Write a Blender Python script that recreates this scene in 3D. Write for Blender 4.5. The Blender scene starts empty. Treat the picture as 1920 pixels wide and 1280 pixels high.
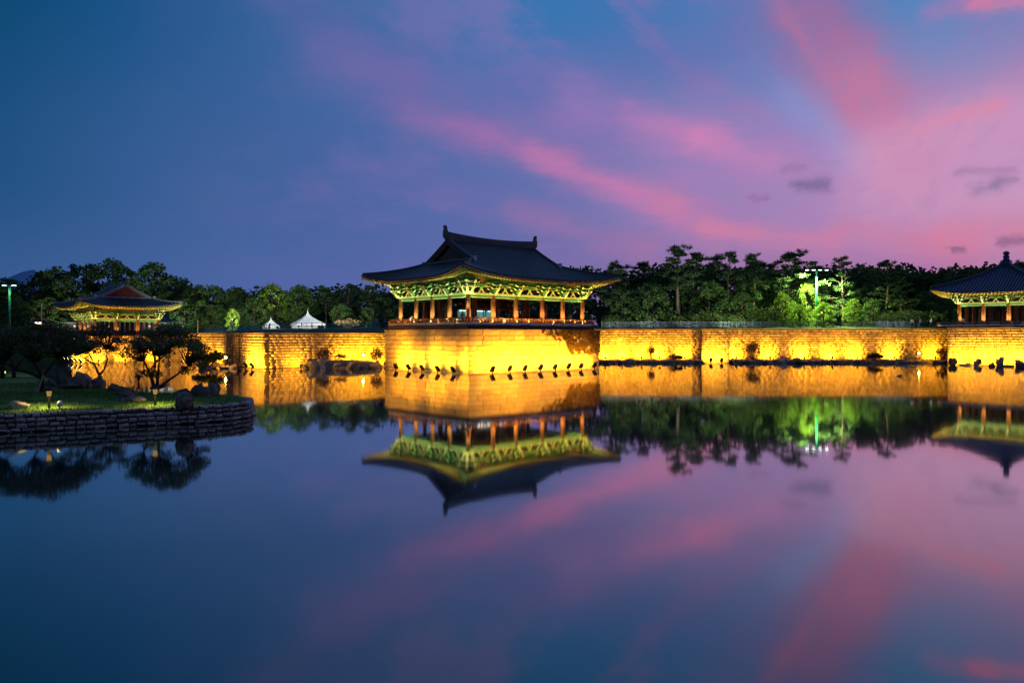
import bpy, math, random
import numpy as np
from mathutils import Vector, Matrix, noise as mnoise

# ------------------------------------------------------------------ camera, sky, exposure
sc = bpy.context.scene
COL = sc.collection
H, F, HOR = 4.2, 1400.0, 630.0          # eye height above the water, focal length and horizon row of the 1920 px frame
cam_d = bpy.data.cameras.new('camera'); cam = bpy.data.objects.new('camera', cam_d); COL.objects.link(cam)
cam.location = (0, 0, H); cam.rotation_euler = (math.radians(90), 0, 0)
cam_d.sensor_width = 36.0; cam_d.lens = 36.0 * F / 1920; cam_d.shift_y = -(640 - HOR) / 1920
cam_d.clip_start = 0.1; cam_d.clip_end = 20000
sc.camera = cam
sc.view_settings.view_transform = 'Standard'; sc.view_settings.look = 'None'
sc.view_settings.exposure = 0.22; sc.view_settings.gamma = 1.0
sc.view_settings.use_curve_mapping = False
cy = sc.cycles
cy.use_denoising = True
cy.max_bounces = 6; cy.diffuse_bounces = 2; cy.glossy_bounces = 3; cy.transmission_bounces = 4; cy.transparent_max_bounces = 6
cy.caustics_reflective = False; cy.caustics_refractive = False
cy.sample_clamp_indirect = 4.0


def lin(r, g, b):
    f = lambda c: (c / 255 / 12.92) if c / 255 <= .04045 else ((c / 255 + .055) / 1.055) ** 2.4
    return (f(r), f(g), f(b))


def skyc(r, g, b):
    m = (r + g + b) / 3; k = .89
    return tuple(v * .93 for v in lin(m + (r - m) * k + 3, m + (g - m) * k + 4, m + (b - m) * k))


def azel(px, py):
    az = math.atan2(px - 960, F)
    return math.degrees(az), math.degrees(math.atan2((HOR - py) * math.cos(az), F))


class NT:
    """small helper to write node arithmetic"""
    def __init__(s, tree):
        s.t = tree; s.n = tree.nodes; s.l = tree.links
    def node(s, typ, **kw):
        n = s.n.new(typ)
        for k, v in kw.items():
            setattr(n, k, v)
        return n
    def put(s, sock, v):
        if hasattr(v, 'is_output'):
            s.l.new(v, sock)
        elif isinstance(v, (tuple, list)) and len(v) == 3 and sock.type == 'RGBA':
            sock.default_value = (*v, 1)
        else:
            sock.default_value = v
    def m(s, op, a, b=0.0, c=None, clamp=False):
        n = s.node('ShaderNodeMath', operation=op, use_clamp=clamp)
        s.put(n.inputs[0], a); s.put(n.inputs[1], b)
        if c is not None: s.put(n.inputs[2], c)
        return n.outputs[0]
    def mix(s, f, a, b, mode='MIX'):
        n = s.node('ShaderNodeMix', data_type='RGBA', blend_type=mode)
        s.put(n.inputs[0], f); s.put(n.inputs[6], a); s.put(n.inputs[7], b)
        return n.outputs[2]
    def ss(s, x, a, b):
        n = s.node('ShaderNodeMapRange', interpolation_type='SMOOTHSTEP')
        s.put(n.inputs[0], x); n.inputs[1].default_value = a; n.inputs[2].default_value = b
        return n.outputs[0]
    def ramp(s, x, stops, interp='EASE'):
        n = s.node('ShaderNodeValToRGB'); cr = n.color_ramp; cr.interpolation = interp
        while len(cr.elements) < len(stops): cr.elements.new(0.5)
        for e, (p, c) in zip(cr.elements, stops):
            e.position = p; e.color = (*c, 1)
        s.put(n.inputs[0], x)
        return n.outputs[0]
    def noise(s, vec, scale, detail=3, rough=.5, dim='3D'):
        n = s.node('ShaderNodeTexNoise', noise_dimensions=dim)
        if vec is not None: s.l.new(vec, n.inputs['Vector'])
        n.inputs['Scale'].default_value = scale; n.inputs['Detail'].default_value = detail; n.inputs['Roughness'].default_value = rough
        return n


def build_sky():
    w = bpy.data.worlds.new('World'); sc.world = w; w.use_nodes = True
    t = NT(w.node_tree); t.n.clear()
    tc = t.node('ShaderNodeTexCoord'); sep = t.node('ShaderNodeSeparateXYZ'); t.l.new(tc.outputs['Generated'], sep.inputs[0])
    X, Y, Z = sep.outputs
    az = t.m('MULTIPLY', t.m('ARCTAN2', X, Y), 57.29578)
    el = t.m('MULTIPLY', t.m('ARCSINE', t.m('MAXIMUM', Z, 0.0)), 57.29578)
    def R(stops):
        st = [(( a + 180) / 360, skyc(*c)) for a, c in stops]
        return t.ramp(t.m('DIVIDE', t.m('ADD', az, 180), 360), st, 'LINEAR')
    A = lambda px: azel(px, 630)[0]
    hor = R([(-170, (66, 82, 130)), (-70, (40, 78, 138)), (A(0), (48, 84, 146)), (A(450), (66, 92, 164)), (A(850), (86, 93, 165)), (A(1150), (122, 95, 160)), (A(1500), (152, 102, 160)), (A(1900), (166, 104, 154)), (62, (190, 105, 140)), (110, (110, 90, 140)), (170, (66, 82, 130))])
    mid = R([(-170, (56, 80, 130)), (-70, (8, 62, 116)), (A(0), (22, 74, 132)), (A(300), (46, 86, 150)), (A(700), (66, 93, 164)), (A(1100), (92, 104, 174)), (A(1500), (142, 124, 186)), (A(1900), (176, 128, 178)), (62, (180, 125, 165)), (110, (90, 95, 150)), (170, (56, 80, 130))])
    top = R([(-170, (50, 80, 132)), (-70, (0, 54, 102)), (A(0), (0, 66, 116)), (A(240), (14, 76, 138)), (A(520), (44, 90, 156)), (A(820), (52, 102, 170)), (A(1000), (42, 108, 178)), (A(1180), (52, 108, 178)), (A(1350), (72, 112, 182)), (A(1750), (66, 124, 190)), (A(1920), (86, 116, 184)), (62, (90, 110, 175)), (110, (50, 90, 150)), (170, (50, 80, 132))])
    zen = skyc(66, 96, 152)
    c = t.mix(t.ss(el, 1.5, 11), hor, mid)
    c = t.mix(t.ss(el, 10, 23), c, top)
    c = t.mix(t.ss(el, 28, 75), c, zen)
    # wispy distortion of the cloud coordinates
    cv = t.node('ShaderNodeCombineXYZ'); t.l.new(az, cv.inputs[0]); t.l.new(t.m('MULTIPLY', el, 1.6), cv.inputs[1])
    rot = t.node('ShaderNodeMapping'); t.l.new(cv.outputs[0], rot.inputs[0]); rot.inputs['Rotation'].default_value = (0, 0, math.radians(28)); rot.inputs['Scale'].default_value = (.35, 1.3, 1)
    n1 = t.noise(cv.outputs[0], .11, 4, .55); n2 = t.noise(rot.outputs[0], .28, 5, .6)
    s1 = t.node('ShaderNodeSeparateColor'); t.l.new(n1.outputs['Color'], s1.inputs[0])
    daz = t.m('MULTIPLY', t.m('SUBTRACT', s1.outputs[0], .5), 1.3); de = t.m('MULTIPLY', t.m('SUBTRACT', s1.outputs[1], .5), 1.1)
    n3 = t.noise(cv.outputs[0], 1.1, 4, .6)
    s3 = t.node('ShaderNodeSeparateColor'); t.l.new(n3.outputs['Color'], s3.inputs[0])
    n5 = t.noise(rot.outputs[0], .9, 6, .68)
    s5 = t.node('ShaderNodeSeparateColor'); t.l.new(n5.outputs['Color'], s5.inputs[0])
    wa = t.m('ADD', az, t.m('MULTIPLY_ADD', t.m('SUBTRACT', s5.outputs[0], .5), 1.6, daz)); we = t.m('ADD', el, t.m('MULTIPLY_ADD', t.m('SUBTRACT', s5.outputs[1], .5), 1.3, de))
    sa = t.m('ADD', az, t.m('MULTIPLY', t.m('SUBTRACT', s3.outputs[0], .5), 1.5)); se = t.m('ADD', el, t.m('MULTIPLY', t.m('SUBTRACT', s3.outputs[1], .5), .8))
    ca, ce = azel(1690, 400)
    fx, fy = t.m('SUBTRACT', wa, ca), t.m('SUBTRACT', we, ce)
    rho = t.m('SQRT', t.m('MULTIPLY_ADD', fx, fx, t.m('MULTIPLY_ADD', fy, fy, 70.0)))
    fv = t.node('ShaderNodeCombineXYZ'); t.l.new(t.m('MULTIPLY', t.m('DIVIDE', fx, rho), 3.4), fv.inputs[0]); t.l.new(t.m('MULTIPLY', t.m('DIVIDE', fy, rho), 3.4), fv.inputs[1]); t.l.new(t.m('MULTIPLY', rho, .055), fv.inputs[2])
    n4 = t.noise(fv.outputs[0], 1.9, 7, .62)
    fib = t.m('ADD', t.m('MULTIPLY', n4.outputs['Fac'], .75), t.m('MULTIPLY', n2.outputs['Fac'], .25))
    streaky = t.ss(fib, .36, .60)
    veil = t.m('MULTIPLY', t.m('MULTIPLY', t.ss(fib, .47, .66), t.ss(az, -30, 4)), t.ss(el, 1, 8))
    c = t.mix(t.m('MULTIPLY', veil, .40), c, skyc(140, 104, 176))
    def streak(c, p0, p1, w0, w1, col, alpha, alpha1=None, small=False, soft=2.0):
        a0, e0 = azel(*p0); a1, e1 = azel(*p1)
        px, py = (sa, se) if small else (wa, we)
        dx, dy = a1 - a0, e1 - e0; L2 = dx * dx + dy * dy
        qx, qy = t.m('SUBTRACT', px, a0), t.m('SUBTRACT', py, e0)
        u = t.m('DIVIDE', t.m('MULTIPLY_ADD', qx, dx, t.m('MULTIPLY', qy, dy)), L2, clamp=True)
        rx = t.m('SUBTRACT', qx, t.m('MULTIPLY', u, dx)); ry = t.m('SUBTRACT', qy, t.m('MULTIPLY', u, dy))
        d = t.m('SQRT', t.m('MULTIPLY_ADD', rx, rx, t.m('MULTIPLY', ry, ry)))
        k = 57.3 / F
        wd = t.m('MULTIPLY_ADD', u, (w1 - w0) * k, w0 * k)
        g = t.m('POWER', 2.71828, t.m('MULTIPLY', t.m('POWER', t.m('DIVIDE', d, wd), soft), -1.0))
        f = t.m('MULTIPLY', g, alpha if alpha1 is None else t.m('MULTIPLY_ADD', u, alpha1 - alpha, alpha))
        if not small: f = t.m('MULTIPLY', f, t.m('MULTIPLY_ADD', streaky, .42, .58), clamp=True)
        return t.mix(f, c, skyc(*col))
    S = [
        ((1250, 335), (2250, 365), 120, 165, (170, 116, 178), .55), ((1650, 290), (2200, 300), 80, 110, (188, 140, 198), .5),
        ((440, -60), (760, 160), 34, 50, (90, 90, 162), .35, .65), ((620, 90), (1140, 205), 50, 60, (112, 96, 172), .35, .6), ((1020, 150), (1450, 60), 56, 56, (96, 98, 174), .5, .4),
        ((600, 130), (900, 248), 44, 42, (118, 94, 168), .25, .7), ((780, 215), (1050, 305), 36, 30, (172, 102, 168), .3, .68), ((1000, 292), (1260, 384), 22, 30, (198, 110, 168), .5, .88),
        ((1240, 375), (1340, 440), 32, 40, (184, 112, 164), .75, .5), ((640, 300), (1020, 400), 26, 34, (104, 98, 170), .3, .5), ((1080, 190), (1500, 300), 52, 54, (160, 114, 184), .45, .55),
        ((1190, 215), (1340, 262), 30, 24, (196, 112, 176), .3, .75), ((1310, 255), (1490, 316), 24, 24, (206, 120, 176), .65, .35),
        ((1420, 120), (1530, 200), 34, 38, (92, 124, 200), .3, .6), ((1490, 180), (1616, 282), 36, 36, (122, 150, 218), .5, .88),
        ((1400, -160), (1560, 90), 72, 76, (118, 94, 158), .75, .85), ((1500, 40), (1635, 190), 62, 62, (174, 102, 152), .5, .85), ((1600, 150), (1695, 310), 56, 66, (190, 110, 158), .7, .85), ((1440, -20), (1600, 220), 14, 16, (190, 104, 150), .3, .5),
        ((1650, 290), (1960, 205), 46, 60, (204, 138, 182), .7, .6), ((1730, 246), (1860, 200), 12, 15, (216, 124, 160), .4, .75), ((1744, 24), (1840, 10), 16, 15, (190, 102, 164), .4, .85), ((1830, 14), (2080, -20), 12, 18, (212, 112, 156), .85),
        ((1660, 380), (2100, 370), 70, 80, (204, 144, 186), .55), ((1320, 425), (1560, 458), 18, 26, (206, 114, 156), .7, .75), ((1580, 430), (1800, 470), 24, 36, (204, 110, 152), .4, .75), ((1780, 440), (2100, 425), 30, 30, (212, 114, 148), .65),
        ((960, 395), (1210, 470), 22, 30, (158, 104, 162), .3, .7), ((1400, 500), (1800, 520), 26, 30, (162, 98, 160), .5),
    ]
    for a in S: c = streak(c, *a)
    for a in [((1496, 348), (1550, 347), 11, 12, (104, 92, 144), .72), ((1470, 320), (1508, 313), 9, 8, (132, 104, 156), .5), ((1826, 356), (1868, 346), 9, 11, (126, 104, 150), .5), ((1868, 342), (1902, 336), 9, 7, (124, 102, 150), .5),
              ((1408, 372), (1436, 371), 6, 6, (138, 100, 156), .6), ((1782, 469), (1806, 465), 4, 5, (112, 82, 132), .7), ((1880, 452), (1940, 448), 7, 9, (130, 84, 132), .7), ((1800, 322), (1900, 318), 7, 7, (150, 108, 156), .5)]:
        c = streak(c, *a, small=True)
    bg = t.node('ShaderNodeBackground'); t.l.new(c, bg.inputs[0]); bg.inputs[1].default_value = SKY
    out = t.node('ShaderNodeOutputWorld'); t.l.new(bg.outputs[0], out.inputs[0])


SKY = 1.0
build_sky()
FLOOD = 3.4      # common dimmer of the yellow wall floodlights
EAVES = 2.6      # common dimmer of the pavilion uplights

# ------------------------------------------------------------------ helpers
rnd = random.Random(7)


def wx(px, Y): return (px - 960) / F * Y
def wz(py, Y): return H + (HOR - py) / F * Y
def ywater(py, z=0.0): return F * (H - z) / (py - HOR)


def tag(o, label=None, cat=None, group=None, kind=None):
    for k, v in (('label', label), ('category', cat), ('group', group), ('kind', kind)):
        if v: o[k] = v
    return o


def empty(name, loc, rz=0.0, label=None, cat=None, group=None, kind=None, parent=None):
    o = bpy.data.objects.new(name, None); COL.objects.link(o)
    o.location = loc; o.rotation_euler = (0, 0, rz); o.parent = parent
    o.empty_display_size = .2
    return tag(o, label, cat, group, kind)


def link(name, me, parent=None, loc=(0, 0, 0), rot=(0, 0, 0), scale=(1, 1, 1)):
    o = bpy.data.objects.new(name, me); COL.objects.link(o)
    o.parent = parent; o.location = loc; o.rotation_euler = rot; o.scale = scale
    return o


class MB:
    def __init__(s): s.v = []; s.f = []; s.mi = []
    def add(s, vs, fs, m=0):
        b = len(s.v); s.v.extend([tuple(p) for p in vs]); s.f.extend([tuple(b + i for i in f) for f in fs]); s.mi.extend([m] * len(fs)); return s
    def hexa(s, p, m=0):     # 8 points: bottom 0-3 counter-clockwise, top 4-7
        return s.add(p, [(3, 2, 1, 0), (4, 5, 6, 7), (0, 1, 5, 4), (1, 2, 6, 5), (2, 3, 7, 6), (3, 0, 4, 7)], m)
    def box(s, x0, x1, y0, y1, z0, z1, m=0):
        return s.hexa([(x0, y0, z0), (x1, y0, z0), (x1, y1, z0), (x0, y1, z0), (x0, y0, z1), (x1, y0, z1), (x1, y1, z1), (x0, y1, z1)], m)
    def beam(s, a, b, w, h, m=0, up=(0, 0, 1)):
        a, b, up = Vector(a), Vector(b), Vector(up); d = (b - a).normalized(); r = d.cross(up).normalized(); u = r.cross(d)
        q = []
        for p in (a, b):
            for i, j in ((-1, -1), (1, -1), (1, 1), (-1, 1)): q.append(p + r * (i * w / 2) + u * (j * h / 2))
        return s.add(q, [(0, 1, 2, 3), (7, 6, 5, 4), (0, 4, 5, 1), (1, 5, 6, 2), (2, 6, 7, 3), (3, 7, 4, 0)], m)
    def tube(s, pts, rad, n=8, m=0, cap=True):
        pts = [Vector(p) for p in pts]; k = len(pts); b = len(s.v)
        if not isinstance(rad, (list, tuple)): rad = [rad] * k
        ref = None
        for i, p in enumerate(pts):
            d = (pts[min(i + 1, k - 1)] - pts[max(i - 1, 0)])
            d = d.normalized() if d.length > 1e-9 else Vector((0, 0, 1))
            if ref is None: ref = d.orthogonal().normalized()
            ref = (ref - d * ref.dot(d)); ref = ref.normalized() if ref.length > 1e-6 else d.orthogonal().normalized()
            o = d.cross(ref)
            for j in range(n):
                a = 2 * math.pi * j / n; s.v.append(tuple(p + (ref * math.cos(a) + o * math.sin(a)) * rad[i]))
        for i in range(k - 1):
            for j in range(n):
                j2 = (j + 1) % n
                s.f.append((b + i * n + j, b + i * n + j2, b + (i + 1) * n + j2, b + (i + 1) * n + j)); s.mi.append(m)
        if cap:
            s.f.append(tuple(b + j for j in reversed(range(n)))); s.mi.append(m)
            s.f.append(tuple(b + (k - 1) * n + j for j in range(n))); s.mi.append(m)
        return s
    def lathe(s, prof, n=14, c=(0, 0), m=0):
        return s.tube([(c[0], c[1], z) for r, z in prof], [r for r, z in prof], n, m)
    def prism(s, poly, o, ax, ay, az, th, m=0):   # polygon in the plane (ax, ay), thickness th along az, centred
        o, ax, ay, az = map(Vector, (o, ax, ay, az)); n = len(poly)
        A = [o + ax * p + ay * q - az * (th / 2) for p, q in poly]; B = [o + ax * p + ay * q + az * (th / 2) for p, q in poly]
        fs = [tuple(reversed(range(n))), tuple(range(n, 2 * n))] + [(i, (i + 1) % n, n + (i + 1) % n, n + i) for i in range(n)]
        return s.add(A + B, fs, m)
    def grid(s, rows, m=0, flip=False):
        b = len(s.v); w = len(rows[0])
        for r in rows: s.v.extend([tuple(p) for p in r])
        for i in range(len(rows) - 1):
            for j in range(w - 1):
                q = (b + i * w + j, b + i * w + j + 1, b + (i + 1) * w + j + 1, b + (i + 1) * w + j)
                s.f.append(q[::-1] if flip else q); s.mi.append(m)
        return s
    def mesh(s, name, mats, smooth=False):
        me = bpy.data.meshes.new(name); me.from_pydata(s.v, [], s.f)
        for m in (mats if isinstance(mats, (list, tuple)) else [mats]): me.materials.append(m)
        if max(s.mi, default=0): me.polygons.foreach_set('material_index', s.mi)
        if smooth: me.polygons.foreach_set('use_smooth', [True] * len(s.f))
        me.update(); return me
    def build(s, name, mats, parent=None, smooth=False, **kw):
        return link(name, s.mesh(name, mats, smooth), parent, **kw)


def np_mesh(name, V, Fq, mats, mi=None):
    """fast mesh from numpy: V (n,3), Fq (m,k)"""
    me = bpy.data.meshes.new(name); V = np.asarray(V, np.float32); Fq = np.asarray(Fq, np.int32); m, k = Fq.shape
    me.vertices.add(len(V)); me.vertices.foreach_set('co', V.ravel())
    me.loops.add(m * k); me.loops.foreach_set('vertex_index', Fq.ravel())
    me.polygons.add(m); me.polygons.foreach_set('loop_start', np.arange(0, m * k, k, dtype=np.int32))
    for x in (mats if isinstance(mats, (list, tuple)) else [mats]): me.materials.append(x)
    if mi is not None: me.polygons.foreach_set('material_index', np.asarray(mi, np.int32))
    me.update(calc_edges=True); me.validate(); return me


def mat(name, col, rough=.7, var=0.0, scale=3.0, bump=0.0, bscale=None, col2=None, metallic=0.0, island=0.0, spec=.3, objvar=0.0, stretch=None):
    m = bpy.data.materials.new(name); m.use_nodes = True; t = NT(m.node_tree); p = t.n['Principled BSDF']
    tc = t.node('ShaderNodeTexCoord'); vec = tc.outputs['Object']
    if stretch:
        mp = t.node('ShaderNodeMapping'); t.l.new(vec, mp.inputs[0]); mp.inputs['Scale'].default_value = stretch; vec = mp.outputs[0]
    c = col
    if var or col2:
        n = t.noise(vec, scale, 5, .6); f = t.ss(n.outputs['Fac'], .3, .7)
        c2 = col2 or tuple(x * (1 - var) for x in col)
        c = t.mix(f, c2, tuple(min(1, x * (1 + var * .6)) for x in col))
    if island or objvar:
        if island: src = t.node('ShaderNodeNewGeometry').outputs['Random Per Island']; k = island
        else: src = t.node('ShaderNodeObjectInfo').outputs['Random']; k = objvar
        hv = t.node('ShaderNodeHueSaturation'); t.put(hv.inputs['Color'], c)
        t.put(hv.inputs['Value'], t.m('MULTIPLY_ADD', src, 2 * k, 1 - k))
        r2 = t.m('FRACT', t.m('MULTIPLY', src, 7.31)); t.put(hv.inputs['Hue'], t.m('MULTIPLY_ADD', r2, .04, .48))
        c = hv.outputs[0]
    t.put(p.inputs['Base Color'], c)
    p.inputs['Roughness'].default_value = rough; p.inputs['Metallic'].default_value = metallic; p.inputs['Specular IOR Level'].default_value = spec
    if bump:
        n = t.noise(vec, bscale or scale * 3, 5, .65); b = t.node('ShaderNodeBump'); b.inputs['Strength'].default_value = bump; b.inputs['Distance'].default_value = .05
        t.l.new(n.outputs['Fac'], b.inputs['Height']); t.l.new(b.outputs[0], p.inputs['Normal'])
    return m


def leaf_mat(name, col, island=.45, trans=.25):
    m = bpy.data.materials.new(name); m.use_nodes = True; t = NT(m.node_tree); t.n.clear()
    g = t.node('ShaderNodeNewGeometry'); oi = t.node('ShaderNodeObjectInfo')
    hv = t.node('ShaderNodeHueSaturation'); t.put(hv.inputs['Color'], col)
    v = t.m('MULTIPLY_ADD', g.outputs['Random Per Island'], 2 * island, 1 - island)
    v = t.m('MULTIPLY', v, t.m('MULTIPLY_ADD', oi.outputs['Random'], .5, .75)); t.put(hv.inputs['Value'], v)
    t.put(hv.inputs['Hue'], t.m('MULTIPLY_ADD', t.m('FRACT', t.m('MULTIPLY', g.outputs['Random Per Island'], 5.7)), .05, .475))
    d = t.node('ShaderNodeBsdfDiffuse'); tr = t.node('ShaderNodeBsdfTranslucent'); mx = t.node('ShaderNodeMixShader'); mx.inputs[0].default_value = trans
    t.l.new(hv.outputs[0], d.inputs[0]); t.l.new(hv.outputs[0], tr.inputs[0]); t.l.new(d.outputs[0], mx.inputs[1]); t.l.new(tr.outputs[0], mx.inputs[2])
    o = t.node('ShaderNodeOutputMaterial'); t.l.new(mx.outputs[0], o.inputs[0]); return m


def emit_mat(name, col, strength):
    m = bpy.data.materials.new(name); m.use_nodes = True; t = NT(m.node_tree); t.n.clear()
    e = t.node('ShaderNodeEmission'); t.put(e.inputs[0], col); e.inputs[1].default_value = strength
    o = t.node('ShaderNodeOutputMaterial'); t.l.new(e.outputs[0], o.inputs[0]); return m


def spot(name, parent, loc, target=None, power=100, col=(1, .6, .1), size=110, blend=1.0, rad=.08, rot=None):
    d = bpy.data.lights.new(name, 'SPOT'); d.energy = power; d.color = col; d.spot_size = math.radians(size); d.spot_blend = blend; d.shadow_soft_size = rad
    o = bpy.data.objects.new(name, d); COL.objects.link(o); o.parent = parent; o.location = loc
    o.rotation_euler = rot if rot else (Vector(target) - Vector(loc)).to_track_quat('-Z', 'Y').to_euler()
    return o


M = {}
M['podium_stone'] = mat('podium_granite', (.46, .335, .18), .85, .34, .9, .7, 7, objvar=.24)
M['wall_stone'] = mat('wall_granite', (.44, .33, .21), .9, .35, .7, .5, 7, island=.32)
M['mortar'] = mat('wall_joint', (.10, .075, .05), .95, .3, 3)
M['island_stone'] = mat('grey_fieldstone', (.38, .345, .30), .85, .45, 3, .8, 7, objvar=.4)
M['rock'] = mat('rock', (.15, .125, .10), .85, .55, 1.6, .9, 5, objvar=.25)
M['rock_pale'] = mat('pale_rock', (.42, .33, .27), .85, .3, 2, .7, 6)
M['rock_shore'] = mat('shore_rock', (.36, .29, .22), .85, .5, 1.5, .9, 5, objvar=.3)
M['soil'] = mat('soil', (.26, .19, .125), .95, .4, 2, .5)
M['lawn'] = mat('lawn', (.085, .17, .03), .95, .45, .8, .5, 12)
M['land'] = mat('park_ground', (.04, .075, .03), .95, .4, .3, .4, 4)
M['bark'] = mat('bark', (.10, .075, .055), .9, .4, 4, .6, 12)
M['bark_dark'] = mat('dark_bark', (.035, .028, .024), .9, .4, 4, .6, 12)
M['bark_pale'] = mat('pale_pine_bark', (.20, .15, .11), .9, .4, 4, .6, 12)
M['tile'] = mat('roof_tile', (.038, .042, .053), .38, .3, 2.5, .2, 12, spec=.5)
M['tile_blue'] = mat('blue_roof_tile', (.022, .045, .11), .42, .3, 2.5, .2, 12, spec=.5)
M['ridge'] = mat('ridge_tile', (.06, .062, .075), .55, .4, 3, .3, 14)
M['ridge_pale'] = mat('lime_ridge', (.22, .215, .23), .7, .3, 3, .3, 14)
M['lime'] = mat('lime_plaster', (.6, .58, .55), .8, .2, 4)
M['green'] = mat('dancheong_green', (.07, .36, .15), .6, .35, 5)
M['green_deep'] = mat('dancheong_deep_green', (.03, .14, .07), .6, .35, 5)
M['pale'] = mat('dancheong_pale', (.46, .50, .24), .6, .25, 6)
M['ochre'] = mat('dancheong_ochre', (.74, .58, .16), .6, .3, 5)
M['red'] = mat('dancheong_red', (.16, .035, .022), .6, .35, 4)
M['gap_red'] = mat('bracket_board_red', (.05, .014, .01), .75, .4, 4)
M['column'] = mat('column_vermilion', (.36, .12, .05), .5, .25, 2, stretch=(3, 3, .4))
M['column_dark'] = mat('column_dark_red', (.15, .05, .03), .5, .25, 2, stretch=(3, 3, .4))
M['wood'] = mat('rail_wood', (.44, .20, .10), .6, .4, 4, stretch=(1, 1, 4))
M['wood_dark'] = mat('dark_deck_wood', (.045, .022, .016), .7, .4, 3)
M['gable'] = mat('gable_board', (.22, .12, .085), .8, .4, 3)
M['gable_red'] = mat('gable_board_red', (.22, .05, .035), .8, .3, 3)
M['rail_panel'] = mat('carved_rail_panel', (.66, .68, .74), .6, .35, 9)
M['soffit'] = mat('soffit_board', (.20, .10, .04), .8, .3, 3)
M['ceiling'] = mat('ceiling_board', (.09, .04, .03), .8, .3, 3)
M['black'] = mat('black_metal', (.012, .010, .009), .6, .3, 8)
M['lampgreen'] = mat('green_painted_steel', (.03, .30, .17), .4, .15, 3)
M['teal'] = mat('teal_fence_paint', (.06, .36, .36), .5, .25, 2)
M['slate'] = mat('blue_grey_fence_paint', (.12, .15, .19), .5, .25, 2)
M['canvas'] = mat('white_canvas', (.78, .78, .80), .8, .08, 1.5)
M['white'] = mat('white_plaster', (.30, .31, .31), .8, .12, 2)
M['post_grey'] = mat('grey_post', (.4, .42, .44), .5, .15, 5)
M['prop'] = mat('weathered_prop_wood', (.42, .33, .22), .8, .3, 4, stretch=(4, 4, 1))
M['pine'] = leaf_mat('pine_needles', (.075, .125, .058))
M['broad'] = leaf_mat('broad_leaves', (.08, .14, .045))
M['broad_lit'] = leaf_mat('lamplit_green_leaves', (.17, .27, .045))  # brighter copy of the broad leaves, part of the lamplight is in the colour
M['shrub'] = leaf_mat('shrub_leaves', (.06, .09, .03))
M['myrtle'] = leaf_mat('myrtle_leaves', (.09, .14, .05))
M['flower'] = leaf_mat('myrtle_flowers', (.34, .13, .19))
M['ivy'] = leaf_mat('ivy_leaves', (.22, .13, .05), .5, .15)
M['dry'] = leaf_mat('dry_twigs', (.24, .16, .08), .5, .1)
M['grass'] = leaf_mat('grass_blades', (.09, .19, .035), .4, .2)
M['lens'] = emit_mat('floodlight_lens', (1, .72, .25), 30)
M['star'] = emit_mat('bare_lamp', (1, .66, .18), 70)
M['led'] = emit_mat('led_head', (.86, 1, .92), 9)
M['warm_glow'] = emit_mat('warm_window', (1, .93, .75), .7)
M['orange_glow'] = emit_mat('orange_lamp', (1, .5, .12), 3)
M['path_glow'] = emit_mat('path_lamp_glow', (1, .6, .18), .3)
M['case_light'] = emit_mat('display_tube', (.8, 1, .95), 2.5)
M['teal_panel'] = mat('teal_display_panel', (.16, .34, .34), .5, .2, 2)
M['glass'] = mat('display_glass', (.35, .5, .5), .1)
M['hill'] = mat('haze_blue_forest_slope', (.10, .26, .46), 1.0, .2, .004)  # blue of the distant haze is put into the slope's own colour

# ------------------------------------------------------------------ plan of the place
TH = math.radians(41.5)
R2 = Vector((math.cos(TH), math.sin(TH))); L2 = Vector((-math.sin(TH), math.cos(TH)))
YEL = (1.0, .445, .010)


def smooth(x): x = max(0., min(1., x)); return x * x * (3 - 2 * x)


# the line of the far embankment, left to right: x, y, top of the wall
BANK = [(-900, 140, 4.6), (-150, 127, 4.6), (-58, 126.6, 4.5), (-38.5, 101.3, 4.5), (-37.4, 102.3, 4.5), (-31.8, 95.6, 4.52), (-16.6, 108.9, 4.85), (13.0, 119.6, 5.15),
        (29.8, 119.6, 5.2), (34.2, 119.6, 5.2), (76, 119.6, 5.3), (150, 119.6, 5.3), (900, 140, 5.3)]
RISE = [(0, 0), (2.5, .12), (5, .3), (9, .55), (20, .85), (60, 1.5), (200, 3), (900, 6), (6000, 6)]


def bank_at(x):
    for a, b in zip(BANK, BANK[1:]):
        if a[0] <= x <= b[0]:
            t = (x - a[0]) / (b[0] - a[0]); return a[1] + (b[1] - a[1]) * t, a[2] + (b[2] - a[2]) * t
    return 140, 5


def land_z(x, y):
    by, zt = bank_at(x); d = y - by
    for a, b in zip(RISE, RISE[1:]):
        if a[0] <= d <= b[0]: return zt + a[1] + (b[1] - a[1]) * (d - a[0]) / (b[0] - a[0])
    return zt


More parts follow.
